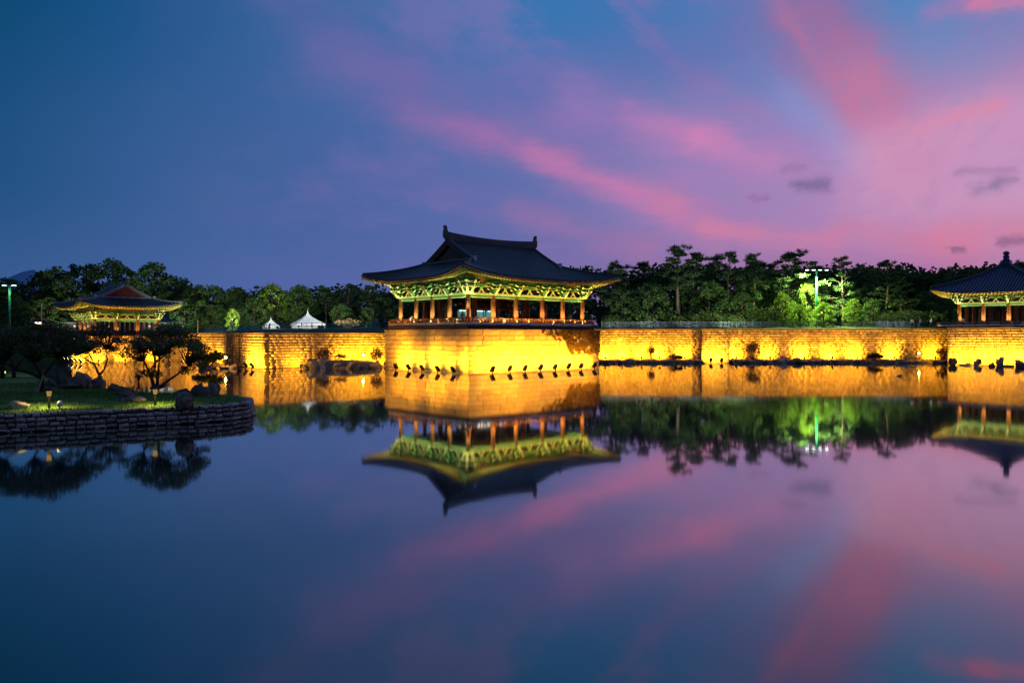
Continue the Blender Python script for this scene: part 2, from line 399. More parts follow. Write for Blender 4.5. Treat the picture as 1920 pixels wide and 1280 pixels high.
def build_land():
    xs = sorted(set([b[0] for b in BANK] + [x for x in range(-148, 150, 6)]))
    rows = []
    for d, r in [(0, -3.0)] + RISE:
        rows.append([(x, bank_at(x)[0] + .25 + d, bank_at(x)[1] - .02 + (r if r >= 0 else -6)) for x in xs])
    o = MB().grid(rows).build('ground', M['land']); tag(o, kind='structure')
    # water
    me = bpy.data.meshes.new('water'); s = 900
    me.from_pydata([(-s, -200, 0), (s, -200, 0), (s, 160, 0), (-s, 160, 0)], [], [(0, 1, 2, 3)])
    m = bpy.data.materials.new('pond_water'); m.use_nodes = True; t = NT(m.node_tree); t.n.clear()
    lw = t.node('ShaderNodeLayerWeight'); lw.inputs[0].default_value = .5
    fac = t.ramp(lw.outputs['Facing'], [(.0, (.05,) * 3), (.45, (.16,) * 3), (.58, (.28,) * 3), (.75, (.48,) * 3), (.91, (.88,) * 3), (1, (.94,) * 3)], 'LINEAR')
    geo = t.node('ShaderNodeNewGeometry')
    mp = t.node('ShaderNodeMapping'); t.l.new(geo.outputs['Position'], mp.inputs[0]); mp.inputs['Scale'].default_value = (.05, .02, 1)
    n = t.noise(mp.outputs[0], 1.0, 3, .5)
    gl = t.node('ShaderNodeBsdfGlossy'); gl.inputs[0].default_value = (.96, .97, .93, 1)
    t.put(gl.inputs['Roughness'], t.m('MULTIPLY_ADD', n.outputs['Fac'], .030, .028))
    mp2 = t.node('ShaderNodeMapping'); t.l.new(geo.outputs['Position'], mp2.inputs[0]); mp2.inputs['Scale'].default_value = (.9, .5, 1)
    n2 = t.noise(mp2.outputs[0], 1.0, 3, .5); bp = t.node('ShaderNodeBump'); bp.inputs['Strength'].default_value = .012; bp.inputs['Distance'].default_value = .1
    t.l.new(n2.outputs['Fac'], bp.inputs['Height']); t.l.new(bp.outputs[0], gl.inputs['Normal'])
    df = t.node('ShaderNodeBsdfDiffuse'); df.inputs[0].default_value = (.022, .038, .042, 1)
    mx = t.node('ShaderNodeMixShader'); t.l.new(fac, mx.inputs[0]); t.l.new(df.outputs[0], mx.inputs[1]); t.l.new(gl.outputs[0], mx.inputs[2])
    o = t.node('ShaderNodeOutputMaterial'); t.l.new(mx.outputs[0], o.inputs[0])
    me.materials.append(m); tag(link('water', me), kind='structure')
    # far mountain at the left
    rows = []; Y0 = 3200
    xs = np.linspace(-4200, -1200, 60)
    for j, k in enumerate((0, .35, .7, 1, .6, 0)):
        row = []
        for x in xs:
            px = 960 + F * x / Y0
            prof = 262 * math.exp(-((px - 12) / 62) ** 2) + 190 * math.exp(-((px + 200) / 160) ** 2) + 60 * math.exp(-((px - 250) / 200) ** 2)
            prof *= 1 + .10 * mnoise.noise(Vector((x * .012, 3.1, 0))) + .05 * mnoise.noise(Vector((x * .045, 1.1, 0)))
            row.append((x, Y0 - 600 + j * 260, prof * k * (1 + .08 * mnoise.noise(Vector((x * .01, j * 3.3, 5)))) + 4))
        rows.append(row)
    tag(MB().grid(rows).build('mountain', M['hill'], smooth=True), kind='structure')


build_land()

# ------------------------------------------------------------------ stone walls
def block_mesh(seed, mname, jit=.03, cham=.06):
    """unit block, front on -Y, with chamfered and uneven front edges"""
    r = random.Random(seed); j = lambda k: (r.random() - .5) * k
    b = MB(); q = .5
    back = [(-q, .5, -q), (q, .5, -q), (q, .5, q), (-q, .5, q)]
    midp = [(x + j(jit), -.30, z + j(jit)) for x, z in ((-q, -q), (q, -q), (q, q), (-q, q))]
    fr = [(x * (1 - cham * 2) + j(jit), -.5 + j(.05), z * (1 - cham * 3) + j(jit)) for x, z in ((-q, -q), (q, -q), (q, q), (-q, q))]
    ctr = (j(.3), -.515 + j(.05) - jit * .3, j(.3))
    fs = []
    for a in (0, 4):
        for i in range(4): fs.append((a + i, a + (i + 1) % 4, a + 4 + (i + 1) % 4, a + 4 + i))
    for i in range(4): fs.append((8 + i, 8 + (i + 1) % 4, 12))
    return b.add(back + midp + fr + [ctr], fs).mesh('stone_block', M[mname])


PB = [block_mesh(i, 'podium_stone', .012, .012) for i in range(8)]


def wall(label, A, B, ztop, course, lens, parts=False, zbot=-.35, depth=.35, group=None, stone='wall_stone', inset=0.0, seed=1, name='stone_wall'):
    """wall seen from its right-hand side going A -> B"""
    A, B = Vector(A), Vector(B); d = B - A; Lw = d.length; rz = math.atan2(d.y, d.x)
    root = empty(name, (A.x, A.y, 0), rz, label, 'wall', group)
    r = random.Random(seed)
    MB().box(0, Lw, .06, .7, zbot - .4, ztop - .03).build('core', M['mortar'], root)
    n = round((ztop - zbot) / course); ch = (ztop - zbot) / n
    V = []; Fc = []; cnt = 0
    for k in range(n):
        x = -r.random() * lens[0] * .5 if not parts else 0.0; z0 = zbot + k * ch
        hz = ch
        while x < Lw - .02:
            ln = r.uniform(*lens); x1 = min(x + ln, Lw)
            if Lw - x1 < lens[0] * .5: x1 = Lw
            x0 = max(x, 0)
            g = .04 if parts else .03
            px0, px1, pz0, pz1 = x0 + g / 2, x1 - g / 2, z0 + g / 2, z0 + hz - g / 2
            prot = r.uniform(-.02, .025) if parts else r.uniform(-.02, .025)
            if px1 - px0 > .05:
                if parts:
                    o = link('stone_block', PB[r.randrange(8)], root, ((px0 + px1) / 2, .16 - prot, (pz0 + pz1) / 2), (0, 0, 0), (px1 - px0, .36, pz1 - pz0))
                else:
                    e = .03; y0 = -prot; j = lambda: r.uniform(-.01, .01)
                    b = len(V)
                    V += [(px0 + j(), .2, pz0), (px1 + j(), .2, pz0), (px1 + j(), .2, pz1), (px0 + j(), .2, pz1),
                          (px0 + e + j(), y0 + j(), pz0 + e + j()), (px1 - e + j(), y0 + j(), pz0 + e + j()), (px1 - e + j(), y0 + j(), pz1 - e + j()), (px0 + e + j(), y0 + j(), pz1 - e + j())]
                    Fc += [(b + 4, b + 5, b + 6, b + 7)] + [(b + i, b + (i + 1) % 4, b + 4 + (i + 1) % 4, b + 4 + i) for i in range(4)]
                cnt += 1
            x = x1
    if not parts:
        me = np_mesh('stone_courses', V, Fc, M[stone]); o = link('stone_courses', me, root); tag(o, kind='stuff')
    # coping
    cp = MB(); x = 0
    while x < Lw - .01:
        x1 = min(x + r.uniform(.9, 1.5), Lw); cp.box(x + .006, x1 - .006, -.07 - r.random() * .03, .66, ztop - .02, ztop + .11 + r.random() * .03); x = x1
    tag(cp.build('coping', M['podium_stone'], root), kind='stuff')
    return root


POD = Vector((-4.92, 84.0)); PODZ = 4.98
pl, pr = POD + L2 * 17.5, POD + R2 * 21.9
wall('tall podium wall under the middle pavilion, face with five floodlights', pl, POD, PODZ - .11, .56, (1.2, 2.9), True, group='faces of the middle podium', seed=3, name='podium_wall')
wall('long brightly lit podium wall under the middle pavilion, partly covered with ivy', POD, pr, PODZ - .11, .56, (1.2, 2.9), True, group='faces of the middle podium', seed=4, name='podium_wall')
# corner posts, fill and unseen sides of the podium
fill = MB()
a, b_, c_, d_ = POD + (R2 + L2) * .5, pr + (-R2 + L2) * .5, pr + L2 * 17 - R2 * .5, pl + R2 * .5 - L2 * .5
fill.hexa([(*p, -1) for p in (a, b_, c_, d_)] + [(*p, PODZ - .1) for p in (a, b_, c_, d_)])
tag(fill.build('podium_fill', M['mortar']), 'earth core of the middle podium behind its stone faces', 'podium')
wall('shaded end wall of the middle podium turned away from the pond', pr, pr + L2 * 17.5, PODZ - .11, .56, (1.2, 2.9), False, seed=5, stone='podium_stone')

# left embankment, zigzag
G1 = 'stone walls along the far shore'
wall('orange stone wall behind the islet left of the middle pavilion', (-31.8, 95.6), (-14.6, 110.8), 4.5, .36, (.55, 1.2), seed=11, group=G1)
wall('short lit wall with a row of three floodlights left of the islet', (-37.4, 102.3), (-31.8, 95.6), 4.5, .36, (.55, 1.2), seed=12, group=G1)
wall('narrow dark return of the stone wall beside the glaring lamp', (-38.5, 101.3), (-37.4, 102.3), 4.5, .36, (.3, .7), seed=13, group=G1)
wall('stone wall behind the flowering tree, ending at the dark return', (-58, 126.6), (-38.5, 101.3), 4.5, .36, (.55, 1.2), seed=14, group=G1)
# right embankment
wall('long stone wall with round pools of light right of the middle pavilion', (11.0, 119.2), (31.0, 119.2), 5.2, .38, (.6, 1.25), seed=15, group=G1)
wall('projecting stone wall panel standing in the water with two floodlights', (29.8, 117.4), (34.2, 117.4), 5.2, .38, (.6, 1.25), seed=16, group=G1)
wall('long stone wall ending at the right podium, rocky bank at its foot', (34.2, 119.2), (72.0, 119.2), 5.25, .38, (.6, 1.25), seed=17, group=G1)
# left podium
LP = Vector((-67.7, 118.0))
wall('brightly lit end face of the left podium behind the myrtle trees', LP + L2 * 17, LP, 4.25, .36, (.6, 1.2), seed=18, group='faces of the left podium')
wall('dull orange face of the left podium seen between myrtle trunks', LP, LP + R2 * 14.5, 4.25, .36, (.6, 1.2), seed=19, group='faces of the left podium')
fl = MB(); q = [LP + (R2 + L2) * .5, LP + R2 * 14.4 + L2 * .5, LP + R2 * 14.4 + L2 * 16.5, LP + R2 * .5 + L2 * 16.5]
fl.hexa([(*p, -1) for p in q] + [(*p, 4.24) for p in q]); tag(fl.build('podium_fill', M['mortar']), 'earth core of the left podium behind its stone faces', 'podium')
# right podium
RP0 = Vector((64.7, 111.0)); RPC = RP0 - L2 * 15.5
wall('brick-like lit podium wall under the right pavilion', RP0, RPC, 5.3, .37, (.6, 1.3), seed=20, group='faces of the right podium')
wall('face of the right podium running out of the picture', RPC, RPC + R2 * 14.5, 5.3, .37, (.6, 1.3), seed=21, group='faces of the right podium')
fr = MB(); q = [RPC + (R2 + L2) * .5, RPC + R2 * 14 + L2 * .5, RPC + R2 * 14 + L2 * 15.4, RP0 + R2 * .5 - L2 * .05]
fr.hexa([(*p, -1) for p in q] + [(*p, 5.29) for p in q]); tag(fr.build('podium_fill', M['mortar']), 'earth core of the right podium behind its stone faces', 'podium')

# ------------------------------------------------------------------ pavilions
def bracket_mesh(g='green', sc_=1.0):
    b = MB(); s = sc_
    X, Yv, Z = (1, 0, 0), (0, -1, 0), (0, 0, 1)      # Yv is the outward direction
    wing = lambda L, h, tip: [(-.55, 0), (L * .55, 0), (L * .8, .06), (L, .26 + tip), (L + .1, h + tip), (L * .7, h * .92), (L * .4, h), (-.55, h)]
    def arm(L, z, h, tip, th):
        p = [(x * s, (y + z) * s) for x, y in wing(L, h, tip)]
        b.prism(p, (0, 0, 0), Yv, Z, X, th * s, 0)
        # pale outline along the lower edge
        for (x0, y0), (x1, y1) in zip(p[:4], p[1:5]):
            b.beam((0, -x0, y0 - .012), (0, -x1, y1 - .012), (th + .05) * s, .04 * s, 1, up=(1, 0, 0) if abs(y1 - y0) > abs(x1 - x0) * 5 else (0, 0, 1))
    arm(.75, .0, .34, .05, .20); arm(1.15, .38, .34, .08, .20); arm(1.35, .78, .36, .02, .20); arm(.95, 1.18, .30, .0, .18)
    def cross(n, z, L, h, th):
        p = [(-L, h), (-L, h * .45), (-L * .8, h * .1), (-L * .55, 0), (L * .55, 0), (L * .8, h * .1), (L, h * .45), (L, h)]
        p = [(x * s, (y + z) * s) for x, y in p]
        b.prism(p, (0, -n * s, 0), X, Z, Yv, th * s, 2)
        for (x0, y0), (x1, y1) in zip(p[1:6], p[2:7]):
            b.beam((x0, -n * s, y0 - .01), (x1, -n * s, y1 - .01), (th + .05) * s, .04 * s, 1)
    cross(.18, .02, .62, .46, .2); cross(.1, .52, .95, .3, .2); cross(.1, .92, 1.25, .28, .2); cross(.66, .62, .78, .34, .18); cross(1.02, 1.05, .95, .32, .18)
    cross(1.06, .62, .34, .26, .14)
    for x in (-1.05, -.7, .7, 1.05): b.box((x - .1) * s, (x + .1) * s, -.24 * s, -.0, 1.22 * s, 1.36 * s, 1)
    for x in (-.6, 0, .6):
        b.box((x - .11) * s, (x + .11) * s, -.11 * s, .11 * s, .66 * s, .79 * s, 1)
    for n, z in ((0, -.06), (.62, .62), (1.0, 1.0)):
        w = .26 if n == 0 else .13
        b.hexa([(-w * .75 * s, (-n - w * .75) * s, z * s), (w * .75 * s, (-n - w * .75) * s, z * s), (w * .75 * s, (-n + w * .75) * s, z * s), (-w * .75 * s, (-n + w * .75) * s, z * s),
                (-w * s, (-n - w) * s, (z + .13) * s), (w * s, (-n - w) * s, (z + .13) * s), (w * s, (-n + w) * s, (z + .13) * s), (-w * s, (-n + w) * s, (z + .13) * s)], 1 if n == 0 else 3)
    return b.mesh('bracket', [M[g], M['pale'], M['green_deep'], M['ochre']])


def strut_mesh(s=1.0):
    b = MB()
    for k in (-1, 1):
        b.prism([(0, .62), (k * .1, .62), (k * .26, .3), (k * .5, .06), (k * .5, 0), (k * .32, 0), (k * .14, .2), (0, .44)][::k], (0, 0, 0), (s, 0, 0), (0, 0, s), (0, 1, 0), .12, 0)
    b.box(-.13 * s, .13 * s, -.09, .09, .62 * s, .76 * s, 1)
    return b.mesh('frog_leg_strut', [M['pale'], M['green']])


def pavilion(name, label, centre, zf, rz, xb, yb, colh, colr, o, rl, ze, rise, kprof, uplift, flare, tile='tile', gable='gable', inner=True, ribstep=.40, bs=1.0, finial=None, ridge_h=.7, ridge='ridge', beamh=.42):
    xs = [0]; ys = [0]
    for w in xb: xs.append(xs[-1] + w)
    for w in yb: ys.append(ys[-1] + w)
    a, b = xs[-1] / 2, ys[-1] / 2; xs = [x - a for x in xs]; ys = [y - b for y in ys]
    root = empty(name, (centre[0], centre[1], zf), rz, label, 'pavilion')
    ze -= zf
    Wx, Wy = a + o, b + o
    dg = Wx - rl; pyramid = dg >= Wy - 1e-6
    dcap = Wy if pyramid else dg
    prof = lambda d: ze + rise * (kprof * (d / Wy) + (1 - kprof) * (d / Wy) ** 2)
    lift = lambda s, d: uplift * abs(s) ** 3.2 * max(0., 1 - d / dcap) ** 1.5
    fl = lambda s, d: flare * abs(s) ** 4 * max(0., 1 - d / dcap) ** 2
    sgn = lambda s: (s > 0) - (s < 0)
    hx = lambda d: max(Wx - d, rl); hy = lambda d: max(Wy - d, 0.0)
    def pt(face, s, d, dz=0.0):
        z = prof(d) + lift(s, d) + dz; f = fl(s, d)
        if face in (0, 1):
            p = (s * hx(d) + sgn(s) * f, -(Wy - d) - f); p = p if face == 0 else (-p[0], -p[1])
        else:
            p = (-(Wx - d) - f, s * hy(d) + sgn(s) * f); p = p if face == 2 else (-p[0], -p[1])
        return (p[0], p[1], z)
    NS, ND = 36, 14
    S = [-1 + 2 * i / NS for i in range(NS + 1)]
    roof = MB(); soff = MB()
    for face in range(4):
        dm = Wy if face < 2 else min(dg, Wy)
        D = [dm * (j / ND) for j in range(ND + 1)]
        roof.grid([[pt(face, s, d) for s in S] for d in D], 0, flip=face in (2, 3))
        Ds = [.12 + (o + .9) * j / 5 for j in range(6)]
        soff.grid([[pt(face, s, min(d, dm * .98), -.30) for s in S] for d in Ds], 0, flip=face in (0, 1))
        # eave edge: tile ends, then boards that lean in towards the bottom
        roof.grid([[pt(face, s, -.03, -.12) for s in S], [pt(face, s, -.03, .03) for s in S]], 0, flip=face in (2, 3))
        soff.grid([[pt(face, s, .06, -.20) for s in S], [pt(face, s, .0, -.11) for s in S]], 2, flip=face in (2, 3))
    roof_o = roof.build('roof', [M[tile]], root, True)
    soff.build('soffit', [M['soffit'], M['ochre'], M['pale']], root)
    # tile rows
    ribs = MB(); ends = MB()
    for face in range(4):
        Wl = Wx if face < 2 else Wy
        n = int(2 * Wl / ribstep)
        for i in range(n + 1):
            x = -Wl + .12 + (2 * Wl - .24) * i / n
            lim = Wl - abs(x)
            dm = Wy if face < 2 else min(dg, Wy)
            if face < 2: dmax = dm if abs(x) <= rl else lim
            else: dmax = min(dm, lim)
            if dmax < .3: continue
            K = 7; pts = []
            for k in range(K):
                d = -.03 + (dmax + .03) * k / (K - 1); h = (hx(d) if face < 2 else hy(d)); s = max(-1, min(1, x / h)) if h > 1e-6 else 0
                pts.append(pt(face, s, d, .02))
            r = ribstep * .27
            q = []
            ax = Vector((1, 0, 0)) if face < 2 else Vector((0, 1, 0))
            rows = []
            for p in pts:
                p = Vector(p); rows.append([p - ax * r, p - ax * r * .6 + Vector((0, 0, r * 1.35)), p + ax * r * .6 + Vector((0, 0, r * 1.35)), p + ax * r])
            ribs.grid(rows, 0, flip=False)
            p = Vector(pts[0]); ribs.add(rows[0], [(0, 1, 2, 3)], 0)
    tag(ribs.build('tile_rows', M[tile], root, False), kind='stuff')
    # rafters
    raf = MB(); fly = MB()
    step = .46
    for face in range(4):
        Wl, al = (Wx, a) if face < 2 else (Wy, b)
        n = int(2 * Wl / step)
        for i in range(n + 1):
            x = -Wl + .2 + (2 * Wl - .4) * i / n
            so = x / Wl
            def P(d, xx, dz):
                h = hx(d) if face < 2 else hy(d); return pt(face, max(-1, min(1, xx / h)), d, dz)
            xi = max(-al, min(al, x))
            t9 = .85 / o
            q0 = Vector(P(.02, x, -.42)); q1 = Vector(P(1.15, x + (xi - x) * 1.0 / o, -.37)); q1.z = q0.z + (q1.z - q0.z) * .45
            fly.beam(q0, q1, .17, .19, 0)
            raf.beam(P(.70, x + (xi - x) * t9 * .85, -.60), P(o + .35, xi, -.48), .17, .17, 0)
        raf.grid([[pt(face, s, .95, -.60) for s in S], [pt(face, s, .80, -.42) for s in S]], 1, flip=face in (2, 3))
    tag(raf.build('rafters', [M['green'], M['pale']], root), kind='stuff'); tag(fly.build('flying_rafters', [M['ochre']], root), kind='stuff')
    # hip rafters
    for sx in (-1, 1):
        for sy in (-1, 1):
            f0 = 0 if sy < 0 else 1; s = sx if f0 == 0 else -sx
            MB().beam(pt(f0, s, .05, -.45), pt(f0, s, o, -.55), .26, .32, 0).build('hip_rafter', M['green'], root)
    # ridges
    def ridge_run(nm, pts, w, h, mname=ridge):
        r = MB(); k = len(pts)
        prev = None
        L_, Rr = [], []
        for i, p in enumerate(pts):
            p = Vector(p); d = Vector(pts[min(i + 1, k - 1)]) - Vector(pts[max(i - 1, 0)]); d.z = 0; d.normalize(); n = Vector((-d.y, d.x, 0))
            r_ = [p - n * w / 2 - Vector((0, 0, .15)), p - n * w / 2 + Vector((0, 0, h * .7)), p - n * w * .3 + Vector((0, 0, h)), p + n * w * .3 + Vector((0, 0, h)), p + n * w / 2 + Vector((0, 0, h * .7)), p + n * w / 2 - Vector((0, 0, .15))]
            L_.append(r_)
        r.grid(L_, 0); r.add(L_[0], [(5, 4, 3, 2, 1, 0)]); r.add(L_[-1], [(0, 1, 2, 3, 4, 5)])
        return r.build(nm, M[mname], root)
    if not pyramid:
        zr = prof(Wy)
        P = [(x, 0, zr + .32 * (abs(x) / rl) ** 2 - .1) for x in [(-rl - .45) + (2 * rl + .9) * i / 12 for i in range(13)]]
        ridge_run('main_ridge', P, .42, ridge_h)
        ml = MB(); ml.tube([(x, 0, z + ridge_h + .05) for x, y, z in P], .14, 8); ml.build('ridge_cap', M[tile], root, True)
        for sx in (-1, 1):
            ex = sx * (rl + .42); zt = P[0][2] + ridge_h
            poly = [(-.32, -.55), (.36, -.55), (.40, .1), (.26, .55), (.34, .95), (.10, 1.0), (-.05, .75), (-.12, .35), (-.34, .1)]
            MB().prism(poly, (ex - sx * .1, 0, zt - .1), (sx, 0, 0), (0, 0, 1), (0, 1, 0), .34, 0).build('ridge_finial', M[tile], root)
            # gable wall with its planks, bargeboards
            zb = prof(dg) - .05; yb_ = Wy - dg
            gx = sx * (rl - .45)
            gm = MB(); N = 14
            up = [(y, prof(Wy - abs(y)) - .12) for y in [-yb_ + 2 * yb_ * i / (2 * N) for i in range(2 * N + 1)]]
            vs = [(gx, y, zb - .3) for y, z in up] + [(gx, y, max(z, zb - .3)) for y, z in up]
            k = len(up); gm.add(vs, [(i, i + 1, k + i + 1, k + i) for i in range(k - 1)]); gm.build('gable_wall', M[gable], root)
            npk = 11
            for i in range(npk):
                y0 = -yb_ * .62 + yb_ * 1.24 * i / npk; y1 = y0 + yb_ * 1.24 / npk * .8
                zt_ = prof(Wy - max(abs(y0), abs(y1))) - .5
                if zt_ > zb + .2: MB().box(gx - .05, gx + .05, y0, y1, zb, zt_).build('gable_plank', M[gable], root)
            for sy in (-1, 1):
                pts = []
                for i in range(9):
                    d = dg + (Wy - dg) * i / 8; pts.append((sx * (rl + .02), sy * (Wy - d), prof(d) - .22))
                bb = MB(); rows = [[(p[0] - .07, p[1], p[2] - .24), (p[0] - .07, p[1], p[2] + .2), (p[0] + .07, p[1], p[2] + .2), (p[0] + .07, p[1], p[2] - .24), (p[0] - .07, p[1], p[2] - .24)] for p in pts]
                bb.grid(rows); bb.build('bargeboard', M['gable'] if gable == 'gable' else M['gable_red'], root)
                # descending ridge beside the gable, then the hip ridge to the corner tip
                pts = [(sx * (rl + .0), sy * (Wy - d), prof(d) + lift(1, d) * 0 + .02) for d in [Wy - (Wy - dg + .5) * i / 9 for i in range(10)]]
                ridge_run('descending_ridge', pts, .40, .36, 'ridge_pale' if ridge == 'ridge_pale' else 'ridge')
                tp = pts[-1]
                MB().hexa([(tp[0] - .2, tp[1] - .24, tp[2] - .1), (tp[0] + .2, tp[1] - .24, tp[2] - .1), (tp[0] + .2, tp[1] + .24, tp[2] - .1), (tp[0] - .2, tp[1] + .24, tp[2] - .1),
                           (tp[0] - .17, tp[1] - .2 + sy * .1, tp[2] + .62), (tp[0] + .17, tp[1] - .2 + sy * .1, tp[2] + .62), (tp[0] + .17, tp[1] + .2 + sy * .1, tp[2] + .62), (tp[0] - .17, tp[1] + .2 + sy * .1, tp[2] + .62)]).build('ridge_end_tile', M['lime'], root)
                f0 = 0 if sy < 0 else 1; s = sx if f0 == 0 else -sx
                ridge_run('hip_ridge', [pt(f0, s, d, .02) for d in [dg - (dg - .1) * i / 10 for i in range(11)]], .34, .30)
            pb = [(sx * (rl + .1), y, zb + .02) for y in [-yb_ + 2 * yb_ * i / 8 for i in range(9)]]
            ridge_run('gable_foot_ridge', pb, .26, .24, 'ridge_pale')
    else:
        for sx in (-1, 1):
            for sy in (-1, 1):
                f0 = 0 if sy < 0 else 1; s = sx if f0 == 0 else -sx
                ridge_run('hip_ridge', [pt(f0, s, d, .02) for d in [Wy * .985 - (Wy * .985 - .1) * i / 14 for i in range(15)]], .36, .34)
        zr = prof(Wy)
        fm = MB(); fm.box(-.62, .62, -.62, .62, zr - .35, zr + .36); fm.build('finial_plinth', M[tile], root)
        fm = MB(); fm.lathe([(r_ * .86, zr + (z_ - zr) * .84) for r_, z_ in [(.55, zr + .40), (.62, zr + .55), (.50, zr + .62), (.42, zr + .95), (.56, zr + 1.15), (.40, zr + 1.28), (.34, zr + 1.42), (.50, zr + 1.6), (.52, zr + 1.8), (.40, zr + 1.98), (.20, zr + 2.1), (.02, zr + 2.14)]], 16); fm.build('jar_finial', M[tile], root, True)
    # columns
    cm = MB().lathe([(colr * .98, 0), (colr * 1.06, colh * .35), (colr * .9, colh)], 16).mesh('column', M['column'], True)
    pm = MB().lathe([(colr * 1.6, -.06), (colr * 1.5, .1), (colr * 1.15, .18)], 14).mesh('column_base', M['podium_stone'])
    bm = bracket_mesh(sc_=bs); sm = strut_mesh(bs)
    spots = []
    for i, x in enumerate(xs):
        for j, y in enumerate(ys):
            ox = -1 if i == 0 else (1 if i == len(xs) - 1 else 0); oy = -1 if j == 0 else (1 if j == len(ys) - 1 else 0)
            if ox or oy: spots.append((x, y, ox, oy))
    for x, y, ox, oy in spots:
        c = link('column', cm, root, (x, y, 0)); link('column_base', pm, c)
        ang = math.atan2(oy, ox) + math.pi / 2
        k = 1.12 if ox and oy else 1.0; kz = 1.3 if ox and oy else 1.0
        link('bracket', bm, root, (x, y, colh), (0, 0, ang), (k, k, kz))
        if ox and oy:
            for e in ((ox, 0), (0, oy)): link('bracket', bm, root, (x, y, colh), (0, 0, math.atan2(e[1], e[0]) + math.pi / 2), (.98, .98, 1.22))
    zt = colh
    def side(p, q, nx, ny):
        p, q = Vector(p), Vector(q)
        if (q - p).length < .1: return
        MB().beam((*p, zt - beamh * .5 - .02), (*q, zt - beamh * .5 - .02), .2, beamh, 0).build('tie_beam', M['green'], root)
        e = Vector((nx, ny)) * .112
        st = MB(); st.beam((*(p + e), zt - beamh + .04), (*(q + e), zt - beamh + .04), .03, .09, 0); st.beam((*(p + e), zt - .09), (*(q + e), zt - .09), .03, .07, 0)
        st.build('painted_stripe', M['pale'], root)
        MB().beam((*p, zt + .06), (*q, zt + .06), .34, .12, 0).build('bracket_plate', M['pale'], root)
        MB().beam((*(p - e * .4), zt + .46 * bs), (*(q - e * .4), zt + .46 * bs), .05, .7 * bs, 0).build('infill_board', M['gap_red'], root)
        MB().beam((*p, zt + .98 * bs), (*q, zt + .98 * bs), .16, .34 * bs, 0).build('upper_beam', M['green'], root)
        st = MB(); st.beam((*(p + e * .95), zt + .86 * bs), (*(q + e * .95), zt + .86 * bs), .03, .06, 0); st.beam((*(p + e * .95), zt + 1.1 * bs), (*(q + e * .95), zt + 1.1 * bs), .03, .06, 0)
        st.build('painted_stripe', M['pale'], root)
        MB().beam((*(p), zt + 1.45 * bs), (*(q), zt + 1.45 * bs), .10, .6 * bs, 0).build('upper_board', M['green_deep'], root)
        mid = (p + q) / 2
        link('frog_leg_strut', sm, root, (mid.x + e.x * .9, mid.y + e.y * .9, zt + .12), (0, 0, math.atan2(ny, nx) + math.pi / 2))
    for x0, x1 in zip(xs, xs[1:]):
        side((x0, -b), (x1, -b), 0, -1); side((x1, b), (x0, b), 0, 1)
    for y0, y1 in zip(ys, ys[1:]):
        side((-a, y1), (-a, y0), -1, 0); side((a, y0), (a, y1), 1, 0)
    # purlins under the eaves and the boards that close the wall up to the rafters; both rise towards the corners
    for face in range(4):
        al = a if face < 2 else b; dpl = o - 1.02 * bs
        def Q(d, x, dz):
            h = hx(d) if face < 2 else hy(d); return pt(face, max(-1, min(1, x / h)), d, dz)
        X_ = [(-al - 1.0) + (2 * al + 2.0) * i / 24 for i in range(25)]
        MB().tube([Q(dpl, x, -.78) for x in X_], .13, 10).build('eave_purlin', M['pale'], root, True)
        X_ = [-al + 2 * al * i / 20 for i in range(21)]
        top = [Q(o - .03, x, -.28) for x in X_]
        wb = MB(); wb.grid([[(p[0], p[1], zt + 1.1 * bs) for p in top], top], 0); wb.build('rafter_board', M['soffit'], root)
        MB().tube([Q(o - .16, x, -.80) for x in X_], .12, 8).build('wall_purlin', M['green'], root, True)
    # ceiling and inner columns
    MB().box(-a + .15, a - .15, -b + .15, b - .15, zt + .9 * bs, zt + 1.0 * bs).build('ceiling', M['ceiling'], root)
    if inner:
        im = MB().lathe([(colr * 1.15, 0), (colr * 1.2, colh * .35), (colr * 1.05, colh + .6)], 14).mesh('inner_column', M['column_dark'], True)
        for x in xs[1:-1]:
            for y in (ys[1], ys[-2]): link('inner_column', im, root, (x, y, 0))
        for y in (ys[1], ys[-2]):
            MB().beam((xs[1], y, colh - .2), (xs[-2], y, colh - .2), .25, .5).build('inner_beam', M['red'], root)
    return root, xs, ys, spots


# middle pavilion
c0 = Vector((-5.01, 85.5)); A_, B_ = 9.5, 7.0
C0 = c0 + R2 * A_ + L2 * B_
ZF = 5.47
main, mxs, mys, mspots = pavilion('pavilion', 'large middle pavilion with sweeping dark tiled roof and five open bays to the pond', C0, ZF, TH,
    [3.7, 3.6, 4.4, 3.6, 3.7], [3.5] * 4, 3.62, .27, 3.2, 7.15, 10.95, 5.05, .70, 1.05, .45)


